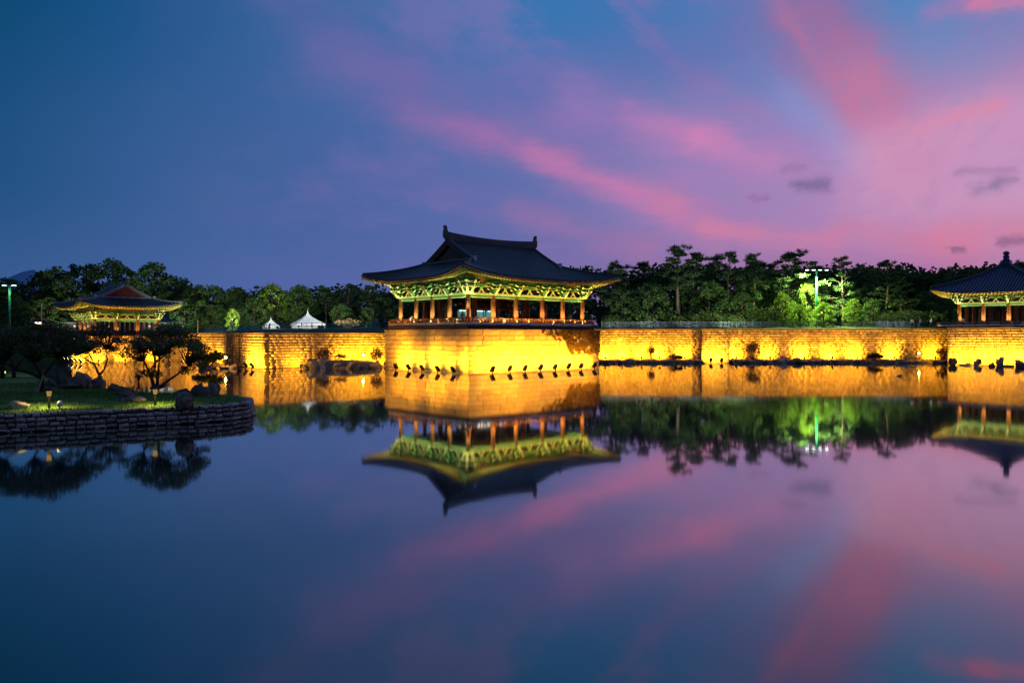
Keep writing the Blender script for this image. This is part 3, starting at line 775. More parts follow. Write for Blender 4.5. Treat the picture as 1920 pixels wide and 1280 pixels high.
def uplights(root, xs, ys, off, pw, cols, size=130):
    """two small lamps per bay standing on the deck inside the railing"""
    for (ex, ey), col in cols.items():
        ls = xs if ey else ys
        lim = (ys[0] if ey < 0 else ys[-1]) if ey else (xs[0] if ex < 0 else xs[-1])
        for a, b in zip(ls, ls[1:]):
            for u in (.27, .73):
                t = a + (b - a) * u; lx, ly = (t, lim + ey * off) if ey else (lim + ex * off, t)
                MB().box(-.1, .1, -.07, .07, 0, .12).build('uplight', M['black'], root, loc=(lx, ly, .02), rot=(0, 0, 0 if ey else math.pi / 2))
                spot('uplight_lamp', root, (lx, ly, .2), (lx + ex * .45, ly + ey * .45, 3), pw * EAVES, col, size, .5, .1)
    for sx in (-1, 1):
        for sy in (-1, 1):
            col = cols.get((sx, 0)) or cols.get((0, sy))
            if col is None: continue
            lx, ly = (xs[0] if sx < 0 else xs[-1]) + sx * off * 1.12, (ys[0] if sy < 0 else ys[-1]) + sy * off * 1.12
            MB().box(-.1, .1, -.07, .07, 0, .12).build('uplight', M['black'], root, loc=(lx, ly, .84))
            spot('uplight_lamp', root, (lx, ly, 1.02), (lx + sx * .3, ly + sy * .3, 3), pw * EAVES * 1.3, col, size, .5, .1)


uplights(main, mxs, mys, .8, 330, {(0, -1): (1, .74, .20), (-1, 0): (.92, .95, .42)})

# deck and railing round the middle pavilion
def railing(root, loop, posts_gap, zr, panel='rail_panel', h=.78, wood='wood'):
    pm = MB().box(-.05, .05, -.05, .05, 0, h + .06).mesh('rail_post', M[wood]); 
    for p, q in zip(loop, loop[1:]):
        p, q = Vector(p), Vector(q); d = q - p; n = max(1, round(d.length / posts_gap)); ang = math.atan2(d.y, d.x)
        for i in range(n):
            s, e = p + d * (i / n), p + d * ((i + 1) / n)
            link('rail_post', pm, root, (s.x, s.y, zr), (0, 0, ang))
            m = (s + e) / 2; L = (e - s).length
            MB().box(-L / 2 + .06, L / 2 - .06, -.02, .02, .07, .30).build('rail_panel', M[panel], root, loc=(m.x, m.y, zr), rot=(0, 0, ang))
            mb = MB(); mb.box(-L / 2 + .06, L / 2 - .06, -.035, .035, .31, .36); mb.box(-L / 2 + .06, L / 2 - .06, -.03, .03, .54, .59)
            for u in (-.25, 0, .25): mb.box(L * u - .04, L * u + .04, -.035, .035, .36, .54); mb.box(L * u - .03, L * u + .03, -.03, .03, .59, h - .06)
            mb.build('rail_lattice', M[wood], root, loc=(m.x, m.y, zr), rot=(0, 0, ang))
        MB().tube([(p.x, p.y, zr + h), (q.x, q.y, zr + h)], .055, 8).build('handrail', M[wood], root, True)


def deck(root, x0, x1, y0, y1, th):
    MB().box(x0, x1, y0, y1, -th, -.02).build('deck', M['wood_dark'], root)
    w = MB(); n = 26
    MB().box(x0 + .3, x1 - .3, y0 + .3, y1 - .3, -.018, 0).build('deck_floor', M['wood'], root)


dx0, dy0 = -A_ - .98, -B_ - 1.05
deck(main, dx0, dx0 + 21.1, dy0, dy0 + 16.6, .48)
railing(main, [(dx0 + .12, dy0 + 16.5), (dx0 + .12, dy0 + .12), (dx0 + 21.0, dy0 + .12), (dx0 + 21.0, dy0 + 16.5)], 1.93, 0.0)
# display case inside
dc = empty('display_case', (*(C0 + R2 * -.4 + L2 * 1.2), ZF), TH, 'lit glass display case with teal panels inside the middle pavilion', 'display case')
MB().box(-3.6, 3.6, -1.3, 1.3, 0, .75).build('plinth', M['wood_dark'], dc)
for i in range(3):
    x0 = -3.55 + i * 2.38
    MB().box(x0 + .06, x0 + 2.3, 1.18, 1.24, .76, 2.1).build('back_panel', M['teal_panel'], dc)
    MB().box(x0 + .3, x0 + 2.0, 1.0, 1.12, 2.0, 2.06).build('light_tube', M['case_light'], dc)
for x in (-3.55, -1.17, 1.21, 3.55):
    MB().box(x - .04, x + .04, -1.28, -1.2, .76, 2.2).build('frame_post', M['black'], dc); MB().box(x - .04, x + .04, 1.25, 1.3, .76, 2.2).build('frame_post', M['black'], dc)
MB().box(-3.6, 3.6, -1.3, 1.3, 2.2, 2.75).build('canopy', M['ceiling'], dc)
md = MB()
for i in range(9):
    x, y = -3.2 + i * .8, rnd.uniform(-.6, .6); w = rnd.uniform(.16, .3)
    md.box(x - w, x + w, y - .2, y + .2, .76, .95); md.prism([(-w - .1, .95), (w + .1, .95), (w * .4, 1.18), (-w * .4, 1.18)], (x, y, 0), (1, 0, 0), (0, 0, 1), (0, 1, 0), .55)
md.build('palace_model', M['lime'], dc)
al = bpy.data.lights.new('case_lamp', 'AREA'); al.energy = 60; al.color = (.75, 1, .95); al.shape = 'RECTANGLE'; al.size = 6.6; al.size_y = 1.2
ao = bpy.data.objects.new('case_lamp', al); COL.objects.link(ao); ao.parent = dc; ao.location = (0, 0, 2.18)

# right pavilion, square with a jar finial
cr = Vector((.6964 * 105.2 + .45, 105.2)); cr_c = cr + R2 * 4.8 + L2 * 4.8
rp, rxs, rys, rsp = pavilion('pavilion', 'square pavilion with pyramid roof and jar finial cut off by the picture edge', cr_c, 5.62, TH, [3.2] * 3, [3.2] * 3, 3.45, .25, 2.7, 0.0, 10.55, 4.6, .62, .9, .4, tile='tile_blue', bs=.82, ribstep=.42)
uplights(rp, rxs, rys, .8, 250, {(0, -1): (1, .8, .35), (-1, 0): (1, .84, .40)})
deck(rp, -6.3, 8, -6.3, 7.6, .22)
railing(rp, [(-6.2, 7.4), (-6.2, -6.2), (8, -6.2)], 1.7, 0.0, wood='slate', h=.62)

# left pavilion: gable towards the pond
cl = Vector((-.559 * 120.6, 120.6)); wl, ll = 3.2, 3.1
cl_c = cl + R2 * (wl * 1.5) + L2 * (ll * 2)
lpav, lxs, lys, lsp = pavilion('pavilion', 'far left pavilion with red gable and yellow lit eaves behind the myrtle trees', cl_c, 4.33, TH + math.pi / 2, [ll] * 4, [wl] * 3, 2.68, .25, 2.7, 5.3, 9.05, 3.6, .72, .75, .4, gable='gable_red', bs=.74, ribstep=.42, ridge_h=.4, ridge='ridge_pale')
uplights(lpav, lxs, lys, .7, 112, {(-1, 0): (1, .75, .25), (0, 1): (1, .78, .28)})
MB().box(-8.2, 8.2, -6.6, 6.6, -.08, -.01).build('deck', M['wood_dark'], lpav)

# ------------------------------------------------------------------ floodlights
fl_post = MB().tube([(0, 0, -.5), (0, 0, .16)], .05, 8).mesh('post', M['black'])
_h = MB(); th = math.radians(35); cs, sn = math.cos(th), math.sin(th)
def _rot(x, y, z): return (x, y * cs - z * sn, .16 + .34 + y * sn + z * cs)
_h.hexa([_rot(*p) for p in ((-.22, -.1, -.34), (.22, -.1, -.34), (.24, .12, -.34), (-.24, .12, -.34), (-.22, -.1, .34), (.22, -.1, .34), (.24, .12, .34), (-.24, .12, .34))])
for k in range(5):
    y0 = -.16; z0 = -.28 + k * .13
    _h.hexa([_rot(*p) for p in ((-.2, y0, z0), (.2, y0, z0), (.2, -.1, z0), (-.2, -.1, z0), (-.2, y0, z0 + .04), (.2, y0, z0 + .04), (.2, -.1, z0 + .04), (-.2, -.1, z0 + .04))])
fl_head = _h.mesh('lamp_head', M['black'])
_l = MB(); _l.hexa([_rot(*p) for p in ((-.19, .125, -.29), (.19, .125, -.29), (.19, .135, -.29), (-.19, .135, -.29), (-.19, .125, .29), (.19, .125, .29), (.19, .135, .29), (-.19, .135, .29))])
fl_lens = _l.mesh('lens', M['lens'])
G_FL = 'yellow floodlights at the foot of the walls'


def flood(x, y, z, facing, label, power, size=150, tilt=24, s=1.0, group=G_FL, col=YEL, name='floodlight'):
    """facing: 2D direction of the beam"""
    rz = math.atan2(facing[1], facing[0]) - math.pi / 2
    o = empty(name, (x, y, z), rz, label, 'floodlight', group); o.scale = (s, s, s)
    link('post', fl_post, o); link('lamp_head', fl_head, o); link('lens', fl_lens, o)
    spot('lamp', o, (0, .24, .62), power=power * FLOOD, col=col, size=size, rot=(math.radians(90 + tilt), 0, 0))
    return o


ORD = ['first', 'second', 'third', 'fourth', 'fifth', 'sixth', 'seventh', 'eighth', 'ninth', 'tenth', 'eleventh', 'twelfth', 'thirteenth']


def on_line(px, A, d):
    k = (px - 960) / F; t = (k * A[1] - A[0]) / (d[0] - k * d[1]); return A + d * t


nL, nR = -R2, -L2        # outward normals of the two wall directions
fl_line = POD + nL * 1.9
for i, px in enumerate((849, 820, 791, 765.4, 742)):
    p = on_line(px, fl_line, L2); flood(p.x, p.y, .0, -nL + L2 * (0, .05, -.05, .08, .4)[i], f'{ORD[i]} floodlight from the near corner along the left podium face', (980, 640, 1040, 560, 1150)[i], (104, 96, 106, 96, 140)[i], 26)
fl_line = POD + nR * 1.9
for i, px in enumerate((923.6, 956.4, 985, 1014, 1041, 1066.5, 1090, 1115)):
    p = on_line(px, fl_line, R2); flood(p.x, p.y, .0, -nR, f'{ORD[i]} floodlight from the near corner along the right podium face', (820 if i > 4 else 1000) * (.8, 1.25, 1.1, .9, 1.2, .8, 1.1, .9)[i])
w_l = Vector((-31.8, 95.6))
for i, px in enumerate((472, 460, 447)):
    p = on_line(px, w_l + nL * 1.6, L2); flood(p.x, p.y, .0, -nL, f'{ORD[i]} of three floodlights left of the islet, counted from the wall corner', 1200)
for i, px in enumerate((1333, 1353)):
    flood(wx(px, 115.6), 115.6, .0, (0, 1), f'{("left", "right")[i]} of two floodlights before the projecting wall panel', 1000)
for i, px in enumerate((1135, 1167, 1203, 1237, 1284, 1381, 1444, 1508, 1561, 1608, 1677, 1754)):
    desc = ['small bank floodlight next to the middle podium', 'small bank floodlight second from the middle podium', 'small bank floodlight third from the middle podium', 'small bank floodlight fourth from the middle podium', 'small bank floodlight left of the projecting wall panel', 'small bank floodlight just right of the projecting wall panel',
            'small bank floodlight left of the grey rock heap', 'small bank floodlight at the grey rock heap', 'small bank floodlight right of the grey rock heap', 'small bank floodlight left of the round shrub', 'small bank floodlight right of the round shrub', 'small bank floodlight next to the right podium'][i]
    flood(wx(px, 117.7), 117.7, .52, (0, 1), desc, (1250, 1500, 1100, 1400, 800, 1400, 1200, 1500, 1350, 1400, 1300, 1200)[i], 140, 30, .55, 'small floodlights on the right bank')
rline = RP0 + nL * 1.9
for i, px in enumerate((1790, 1836, 1872, 1908)):
    p = on_line(px, rline, L2); flood(p.x, p.y, .0, -nL, f'{ORD[i]} floodlight from the left end of the right podium', 1250, 140, 20, 1.15)
for k in range(2):
    p = RPC + nR * 1.9 + R2 * (2 + 3 * k)
    p = RP0 + nL * 1.9 - L2 * (12 + 3 * k); flood(p.x, p.y, .0, -nL, f'{("fifth", "sixth")[k]} floodlight from the left end of the right podium', 800, 120, 14, 1.15)
lline = LP + nL * 1.7
for i, px in enumerate((150, 142, 134, 126, 118)):
    p = on_line(px, lline, L2); flood(p.x, p.y, .0, -nL, f'{ORD[i]} floodlight from the corner of the left podium', 800)
for i, px in enumerate((185, 235, 290)):
    p = on_line(px, LP + nR * 1.6, R2); flood(p.x, p.y, .05, -nR, f'{ORD[i]} floodlight along the dull face of the left podium', 500, 120, 20, .6)
for i, t_ in enumerate((4, 9, 14, 20)):
    p = Vector((-38.5, 101.3)) + L2 * t_ + nL * 1.5; flood(p.x, p.y, .05, -nL, f'{ORD[i]} floodlight from the dark return, hidden behind the flowering tree', 900, 140, 26, .7)
for i, (t_, pw) in enumerate(((4.2, 420), (8.6, 900), (11.6, 1100), (14.4, 1200), (16.8, 900))):
    p = Vector((-31.8, 95.6)) + R2 * t_ + nR * 1.9; flood(p.x, p.y, .05 if i != 2 else .3, -nR, f'{ORD[i]} small floodlight washing the wall behind the islet', pw, 140, 28, .6)

# glaring lamps that point at the viewer
def star_lamp(x, y, z, zb, label):
    o = empty('glaring_lamp', (x, y, zb), math.atan2(-y, -x) + math.pi / 2, label, 'lamp', 'glaring lamps on the far shore')
    MB().tube([(0, 0, 0), (0, 0, z - zb)], .04, 8).build('post', M['black'], o)
    MB().box(-.28, .28, -.05, .2, z - zb - .22, z - zb + .22).build('housing', M['black'], o)
    b = MB().lathe([(.10, -.02), (.13, .0), (.12, .05), (.04, .08)], 12).build('bulb', M['star'], o, True, loc=(0, -.06, z - zb), rot=(math.radians(90), 0, 0))
    d = bpy.data.lights.new('lamp', 'POINT'); d.energy = 70; d.color = YEL; d.shadow_soft_size = .1
    l = bpy.data.objects.new('lamp', d); COL.objects.link(l); l.parent = o; l.location = (0, -.35, z - zb)


star_lamp(wx(423, 96.5), 96.5, wz(670, 96.5), -.2, 'glaring lamp on the shore in front of the dark wall return')
star_lamp(wx(681, 98.5), 98.5, wz(665, 98.5), .8, 'glaring lamp on the rocky islet beside the middle podium')
star_lamp(wx(1723, 116.2), 116.2, wz(662, 116.2), .6, 'glaring lamp on the bank before the right podium')

# ------------------------------------------------------------------ rocks
def rock_mesh(seed, mname, planes=9, n=3, lobes=1):
    import bmesh
    bm = bmesh.new(); bmesh.ops.create_icosphere(bm, subdivisions=n, radius=1.0); r = random.Random(seed)
    ps = []
    for _ in range(planes):
        v = Vector((r.gauss(0, 1), r.gauss(0, 1), r.gauss(0, 1))).normalized(); ps.append((v, r.uniform(.30, .66)))
    o = Vector((seed * 3.7, seed * 1.3, 0))
    for v in bm.verts:
        p = v.co.copy()
        for nrm, dd in ps:
            k = p.dot(nrm) - dd
            if k > 0: p -= nrm * k
        p *= 1.4 * (1 + .22 * mnoise.noise(p * 1.9 + o) - .22 * abs(mnoise.noise(p * 3.6 + o)) + .10 * mnoise.noise(p * 9 + o))
        v.co = p
    if lobes > 1:
        base = bm.copy(); src = bpy.data.meshes.new('lobe'); base.to_mesh(src); base.free()
        for k in range(1, lobes):
            sc_ = r.uniform(.45, .8); mtx = Matrix.Translation((r.uniform(-.55, .55), r.uniform(-.4, .4), r.uniform(-.25, .35))) @ Matrix.Rotation(r.uniform(0, 6), 4, 'Z') @ Matrix.Rotation(r.uniform(-.6, .6), 4, 'X') @ Matrix.Diagonal((sc_, sc_ * .9, sc_ * 1.1, 1))
            n0 = len(bm.verts); bm.from_mesh(src); bm.verts.ensure_lookup_table()
            for v in bm.verts[n0:]: v.co = mtx @ v.co
    me = bpy.data.meshes.new('rock'); bm.to_mesh(me); bm.free(); me.materials.append(M[mname]); return me


ROCK = [rock_mesh(i + 1, 'rock', 16, 3, 3) for i in range(7)]; ROCKP = [rock_mesh(20 + i, 'rock_pale', n=2) for i in range(2)]; ROCKS = [rock_mesh(40 + i, 'rock_shore', n=2) for i in range(6)]
SMALLR = [rock_mesh(60 + i, 'rock_shore', n=1) for i in range(4)]


def rock(me, loc, size, rot, label, group=None):
    o = link('rock', me, None, loc, rot, size); return tag(o, label, 'rock', group)


# ------------------------------------------------------------------ island in the left foreground
FRONT = [(-60, 26.5), (-46, 28), (-36, 29.2), (-28, 30.8), (-22.2, 32.4), (-19.7, 33.7), (-17.07, 35.2), (-15.2, 36.1), (-14.15, 37.2), (-13.75, 38.5), (-13.95, 39.8), (-14.6, 41.2)]
BACK = [(-15.8, 42.6), (-17.6, 43.6), (-19.7, 44.2), (-22, 45.2), (-25, 47), (-29.5, 52), (-37, 60), (-46, 70), (-60, 78), (-80, 80), (-90, 60), (-85, 35)]


def island_z(x, y):
    c = Vector((-44, 46)); 
    pts = [Vector(p) for p in FRONT + BACK]; p = Vector((x, y)); d = 1e9
    for a, b in zip(pts, pts[1:] + pts[:1]):
        t = max(0, min(1, (p - a).dot(b - a) / (b - a).length_squared)); d = min(d, (p - a - (b - a) * t).length)
    return .80 + .55 * smooth(d / 14) + .06 * math.sin(x * .7) * smooth(d / 3)


def build_island():
    import bmesh
    pts = [Vector(p) for p in FRONT + BACK]
    # densify
    ring = []
    for a, b in zip(pts, pts[1:] + pts[:1]):
        n = max(1, int((b - a).length / 1.2))
        for i in range(n): ring.append(a + (b - a) * (i / n))
    c = Vector((-44, 46)); rows = []
    for k in (1.0, .985, .96, .92, .85, .75, .62, .45, .25, .02):
        rows.append([(*(c + (p - c) * k), (island_z(*(c + (p - c) * k)) + .03 * mnoise.noise(Vector((p.x * k, p.y * k, 0))))) for p in ring + ring[:1]])
    tag(MB().grid(rows).build('island_lawn', M['lawn'], smooth=True), kind='structure')
    sk = [[(*(c + (p - c) * .993), z) for p in ring + ring[:1]] for z in (-1.2, .74)]
    tag(MB().grid(sk, flip=True).build('island_bank', M['soil']), kind='structure')
    # retaining wall of single stones
    root = empty('retaining_wall', (-20, 33, 0), 0, 'low dry stone retaining wall round the grassy island', 'wall')
    IB = [block_mesh(100 + i, 'island_stone', .26, .10) for i in range(12)]
    fr = [Vector(p) for p in FRONT if p[0] > -30] + [Vector(BACK[0]), Vector(BACK[1])]
    fr[0] = Vector((-27, 31.0))
    seg = [0]
    for a, b in zip(fr, fr[1:]): seg.append(seg[-1] + (b - a).length)
    def at(s):
        s = max(0, min(seg[-1] - 1e-6, s))
        for i in range(len(fr) - 1):
            if seg[i] <= s <= seg[i + 1]:
                d = fr[i + 1] - fr[i]; return fr[i] + d * ((s - seg[i]) / d.length), d.normalized()
    r = random.Random(5)
    z = -.22; hs = [.22, .20, .24, .20, .21]
    for k, h in enumerate(hs):
        s = r.random() * .2
        while s < seg[-1] - .2:
            ln = r.uniform(.22, .54); hh = h * r.uniform(.78, 1.12)
            p, d = at(s + ln / 2); nrm = Vector((d.y, -d.x)); 
            bat = .05 - .028 * k + r.uniform(-.05, .06)
            q = p + nrm * bat
            link('stone', IB[r.randrange(12)], root, (q.x + 20, q.y - 33, z + h / 2 + r.uniform(-.02, .02)), (r.uniform(-.1, .1), r.uniform(-.10, .10), math.atan2(d.y, d.x)), (ln - .05, .45, hh - .045))
            s += ln
        z += h
    # blades of grass
    rg = np.random.default_rng(3); P = []
    while len(P) < 16000:
        x, y = rg.uniform(-34, -13), rg.uniform(31, 52); 
        # inside test
        ins = False; q = pts
        for a, b in zip(q, q[1:] + q[:1]):
            if (a.y > y) != (b.y > y) and x < (b.x - a.x) * (y - a.y) / (b.y - a.y) + a.x: ins = not ins
        if ins: P.append((x, y, island_z(x, y)))
    P = np.array(P); n = len(P); a = rg.uniform(0, 6.28, n); w = rg.uniform(.012, .03, n); h = rg.uniform(.05, .15, n)
    dx, dy = np.cos(a) * w, np.sin(a) * w; tx, ty = rg.normal(0, .04, n), rg.normal(0, .04, n)
    V = np.stack([P + np.stack([-dx, -dy, 0 * h - .02], 1), P + np.stack([dx, dy, 0 * h - .02], 1), P + np.stack([tx, ty, h], 1)], 1).reshape(-1, 3)
    me = np_mesh('grass', V, np.arange(3 * n).reshape(-1, 3), M['grass']); tag(link('grass', me), kind='stuff')


build_island()


def isl(px, py, z=None):
    """ground point of the island seen at this pixel"""
    zz = .9
    for _ in range(12):
        Y = F * (H - zz) / (py - HOR); X = wx(px, Y); zz = island_z(X, Y) if z is None else z
    return X, Y, zz


IR = [
    (122, 722, 0, (.95, .7, 1.15), 'tall leaning boulder left of the slim forked tree'),
    (152, 725, 1, (.8, .6, .62), 'dark wedge boulder right of the tall leaning boulder'),
    (186, 727, 2, (.75, .6, .62), 'block-shaped boulder at the foot of the slim forked tree'),
    (96, 725, 5, (.55, .5, .55), 'dark low boulder left of the tall leaning boulder'),
    (140, 729, 4, (1.1, .6, .35), 'flat dark stone in front of the wedge boulder'),
    (212, 733, 3, (.6, .55, .42), 'small square boulder on the back shore right of the slim forked tree'),
    (230, 741, 4, (.75, .62, .5), 'speckled grey boulder in the middle of the lawn'),
    (238, 750, 6, (.7, .55, .40), 'round grey boulder before the speckled one'),
    (264, 754, 100, (.42, .35, .24), 'small pinkish stone lying on the lawn'),
    (300, 727, 3, (1.0, .5, .24), 'flat slab rock under the flowering tree'),
    (372, 743, 5, (.85, .65, .78), 'large craggy rock near the tip of the island'),
    (397, 743, 2, (.52, .5, .66), 'upright split rock right of the large craggy rock'),
    (346, 764, 1, (.52, .5, .46), 'grey rock breaking the edge of the retaining wall'),
    (338, 744, 0, (.4, .4, .3), 'small dark rock left of the large craggy rock'),
    (42, 766, 101, (.46, .4, .32), 'pale topped stone on the lawn at the left edge'),
]
for px, py, k, s, lab in IR:
    X, Y, Z = isl(px, py); me = ROCKP[k - 100] if k >= 100 else ROCK[k]
    rock(me, (X, Y, Z + s[2] * .35), s, (rnd.uniform(-.2, .2), rnd.uniform(-.2, .2), rnd.uniform(0, 6)), lab, 'boulders on the island')

# islet beside the middle podium
def mound(name, cx, cy, rx, ry, h, mname, seed):
    rows = []; n = 40
    for k in (1, .93, .85, .7, .5, .25, .02):
        rows.append([(cx + math.cos(a) * rx * k * (1 + .12 * mnoise.noise(Vector((math.cos(a) * 2, math.sin(a) * 2, seed)))), cy + math.sin(a) * ry * k, -.5 if k == 1 else h * (1 - k ** 4) ** .6 * (1 + .15 * mnoise.noise(Vector((math.cos(a) * k * 3, math.sin(a) * k * 3, seed + 4)))))
                     for a in [2 * math.pi * i / n for i in range(n + 1)]])
    return tag(MB().grid(rows).build(name, M[mname], smooth=True), kind='structure')


mound('islet_ground', -22.0, 98.6, 5.1, 1.9, 1.05, 'soil', 1)
names = ['rock at the left end of the islet', 'second rock from the left end of the islet', 'upright dark rock on the left part of the islet', 'mid front rock of the islet', 'low rock under the islet shrub', 'rock below the glaring islet lamp', 'rock at the right end of the islet']
for i, (px, py, s) in enumerate(((578, 689, (.7, .6, .6)), (590, 690, (.9, .7, .9)), (604, 682, (.8, .7, 1.25)), (632, 691, (1.1, .6, .55)), (655, 691, (1.0, .6, .6)), (678, 692, (1.0, .6, .65)), (704, 692, (.8, .6, .75)))):
    Y = 97.2; rock(ROCKS[i % 6], (wx(px, Y), Y, .35), s, (0, 0, rnd.uniform(0, 6)), names[i], 'rocks of the islet')
# shore at the left wall, foot rocks
names = ['shore rock below the left glaring lamp', 'shore rock left of the left glaring lamp', 'shore rock right of the left glaring lamp', 'small shore rock farthest left of the left glaring lamp']
for i, (px, s) in enumerate(((420, (.8, .6, .6)), (398, (1.0, .7, .6)), (436, (.55, .5, .45)), (380, (.9, .6, .5)))):
    rock(ROCKS[i], (wx(px, 96.8), 96.8, .15), s, (0, 0, i), names[i], 'rocks at the foot of the left wall')

# banks below the right wall
def bank(name, x0, x1, y0, y1, h, seed):
    rows = []; n = int((x1 - x0) / .5)
    for y, z in ((y0 - .25, -.5), (y0, .05), (y0 + .15, h * .55), (y0 + .6, h * .92), (y0 + 1.2, h), (y1, h + .1)):
        rows.append([(x0 + (x1 - x0) * i / n, y + .35 * mnoise.noise(Vector((i * .35, seed, 0))) * (y < y1 - .1), z + .12 * mnoise.noise(Vector((i * .5, seed, y * 3)))) for i in range(n + 1)])
    return tag(MB().grid(rows).build(name, M['soil'], smooth=True), kind='structure')


bank('bank', 12.0, 29.7, 115.4, 119.2, .40, 2)
bank('bank', 34.3, 66.5, 115.8, 119.2, .44, 7)
NB = ['beside the middle podium', 'under the second light pool', 'under the leaning shrub', 'by the dark box shrub', 'right of the wading bird', 'under the leaning bank tree', 'left of the grey rock heap', 'at the grey rock heap', 'right end of the grey rock heap', 'below the round shrub', 'right of the round shrub', 'left of the bank lamp', 'under the bank lamp', 'right of the bank lamp', 'touching the right podium']
BP = (1130, 1175, 1222, 1290, 1384, 1402, 1432, 1470, 1498, 1640, 1665, 1690, 1718, 1740, 1768)
for i, px in enumerate(BP):
    Y = 116.0; s = rnd.uniform(.45, .8)
    if 7 <= i <= 8: s = 1.0
    rock(ROCKS[i % 6], (wx(px, Y), Y, .25), (s * 1.4, s * .8, s * .62), (0, 0, rnd.uniform(0, 6)), 'bank rock ' + NB[i], 'rocks along the right bank')
# many small stones of the bank edge: nobody could count them
sv = MB(); r = random.Random(9)
for i in range(520):
    x = r.uniform(12.2, 66) ; 
    if 29.6 < x < 34.5: continue
    y = (115.6 if x < 30 else 116.0) + r.uniform(-.3, .35); z = r.uniform(.0, .45); s = r.uniform(.10, .3)
    me = SMALLR[i % 4]; rot = Matrix.Rotation(r.uniform(0, 6), 3, 'Z')
    sv.add([rot @ Vector((v.co.x * s * 1.5, v.co.y * s, v.co.z * s * .8)) + Vector((x, y, z)) for v in me.vertices], [tuple(p.vertices) for p in me.polygons])
tag(sv.build('gravel_stones', M['rock_shore']), kind='stuff')
# big rocks standing in the water at the right podium
for i, (px, s, lab) in enumerate(((1786, (.62, .55, .85), 'square rock in the water at the left end of the right podium'), (1833, (.42, .4, .62), 'small upright rock in the water before the right podium'), (1812, (.9, .5, .22), 'flat rock in the water between two upright ones'),
                                  (1874, (.7, .6, .85), 'tall rock in the water before the right podium near the thick column'), (1862, (.9, .5, .4), 'low rock leaning against the tall water rock'), (1893, (.7, .4, .2), 'flat dark rock barely above the water before the right podium'), (1912, (.7, .6, .85), 'rock in the water at the right picture edge'), (1680, (.4, .25, .12), 'tiny rock rising from the pond before the right bank'))):
    Y = 107.0 if i < 7 else 78.0
    p = on_line(px, RP0 + nL * 2.6, L2) if i < 7 else Vector((wx(1688, 78), 78))
    rock(ROCKS[i % 6] if i != 0 else ROCK[2], (p.x, p.y, s[2] * .45), s, (0, 0, i), lab, 'rocks standing in the water')

# ------------------------------------------------------------------ trees
rng = np.random.default_rng(11)


def rand_dirs(n):
    v = rng.normal(size=(n, 3)); return v / np.linalg.norm(v, axis=1, keepdims=True)


def leaf_quads(C, size, asp=.6, droop=0.0):
    """one rhombic leaf at each centre"""
    n = len(C); a = rand_dirs(n); b = np.cross(a, rand_dirs(n)); b /= np.linalg.norm(b, axis=1, keepdims=True) + 1e-9
    s = (size * rng.uniform(.6, 1.3, n))[:, None]
    V = np.stack([C - a * s, C + b * s * asp, C + a * s, C - b * s * asp], 1)
    V[:, 2, 2] -= droop * s[:, 0]
    return V.reshape(-1, 3)


def blob(c, r, n, flat=.7):
    d = rand_dirs(n) * (rng.uniform(0, 1, n) ** .45)[:, None]; return np.asarray(c) + d * np.array([r, r, r * flat])


def tufts(C, ln, k=9, w=.05, up=.5):
    """radiating needle sprays"""
    n = len(C); d = rand_dirs(n * k); d[:, 2] = np.abs(d[:, 2]) * .8 + up * .4; d /= np.linalg.norm(d, axis=1, keepdims=True)
    P = np.repeat(C, k, 0); s = np.cross(d, rand_dirs(n * k)); s /= np.linalg.norm(s, axis=1, keepdims=True) + 1e-9
    L = (ln * rng.uniform(.6, 1.2, n * k))[:, None]
    V = np.stack([P - s * w, P + s * w, P + d * L + s * w * .4, P + d * L - s * w * .4], 1); return V.reshape(-1, 3)


def crown_mesh(Vs, mname, name='crown'):
    V = np.concatenate(Vs); return np_mesh(name, V, np.arange(len(V)).reshape(-1, 4), M[mname])


def pine_variant(seed, Hh=12., W=3.4, base=.35, mats=('pine', 'bark_pale'), lean=.6, n=36, den=38):
    r = random.Random(seed); t = MB(); pts = []
    for i in range(9):
        k = i / 8; pts.append((math.sin(k * 2.4 + seed) * lean * k, math.cos(k * 2 + seed) * lean * .6 * k, Hh * .93 * k))
    t.tube(pts, [.24 * (1 - .85 * i / 8) + .015 for i in range(9)], 7)
    tr = lambda h: Vector(pts[min(7, int(h * 8))]).lerp(Vector(pts[min(8, int(h * 8) + 1)]), h * 8 - int(h * 8))
    Vs = []
    for i in range(n):
        k = (i + r.random()) / n; h = base + (1 - base) * k; a = i * 2.4 + r.uniform(-.5, .5)
        env = W * (1 - k ** 2.2) ** .6 * (.62 + .38 * min(1, k * 4)) * (1 + .25 * math.sin(a * 2 + seed))
        q = env * r.uniform(.35, 1.0); p0 = tr(min(.98, h * .93)); p1 = Vector((p0.x * .6 + math.cos(a) * q, p0.y * .6 + math.sin(a) * q, Hh * h * .97 - .2 + r.uniform(-.3, .25)))
        t.tube([p0, p0.lerp(p1, .55) + Vector((0, 0, q * .05)), p1], [.06, .04, .012], 4)
        rad = r.uniform(.6, 1.15) * (1.1 - .4 * k)
        Vs.append(tufts(blob(p1, rad, int(den * rad), .42), .40, 8, .04)); Vs.append(leaf_quads(blob(p1, rad * .95, int(16 * rad), .35), .24))
    for k in range(7):
        c = tr(.98) + Vector((r.gauss(0, .5), r.gauss(0, .5), .15 + r.uniform(-.3, .5))); Vs.append(tufts(blob(c, .3, 7, 1), .55, 8, .035))
    return crown_mesh(Vs, mats[0]), t.mesh('trunk', M[mats[1]], True)


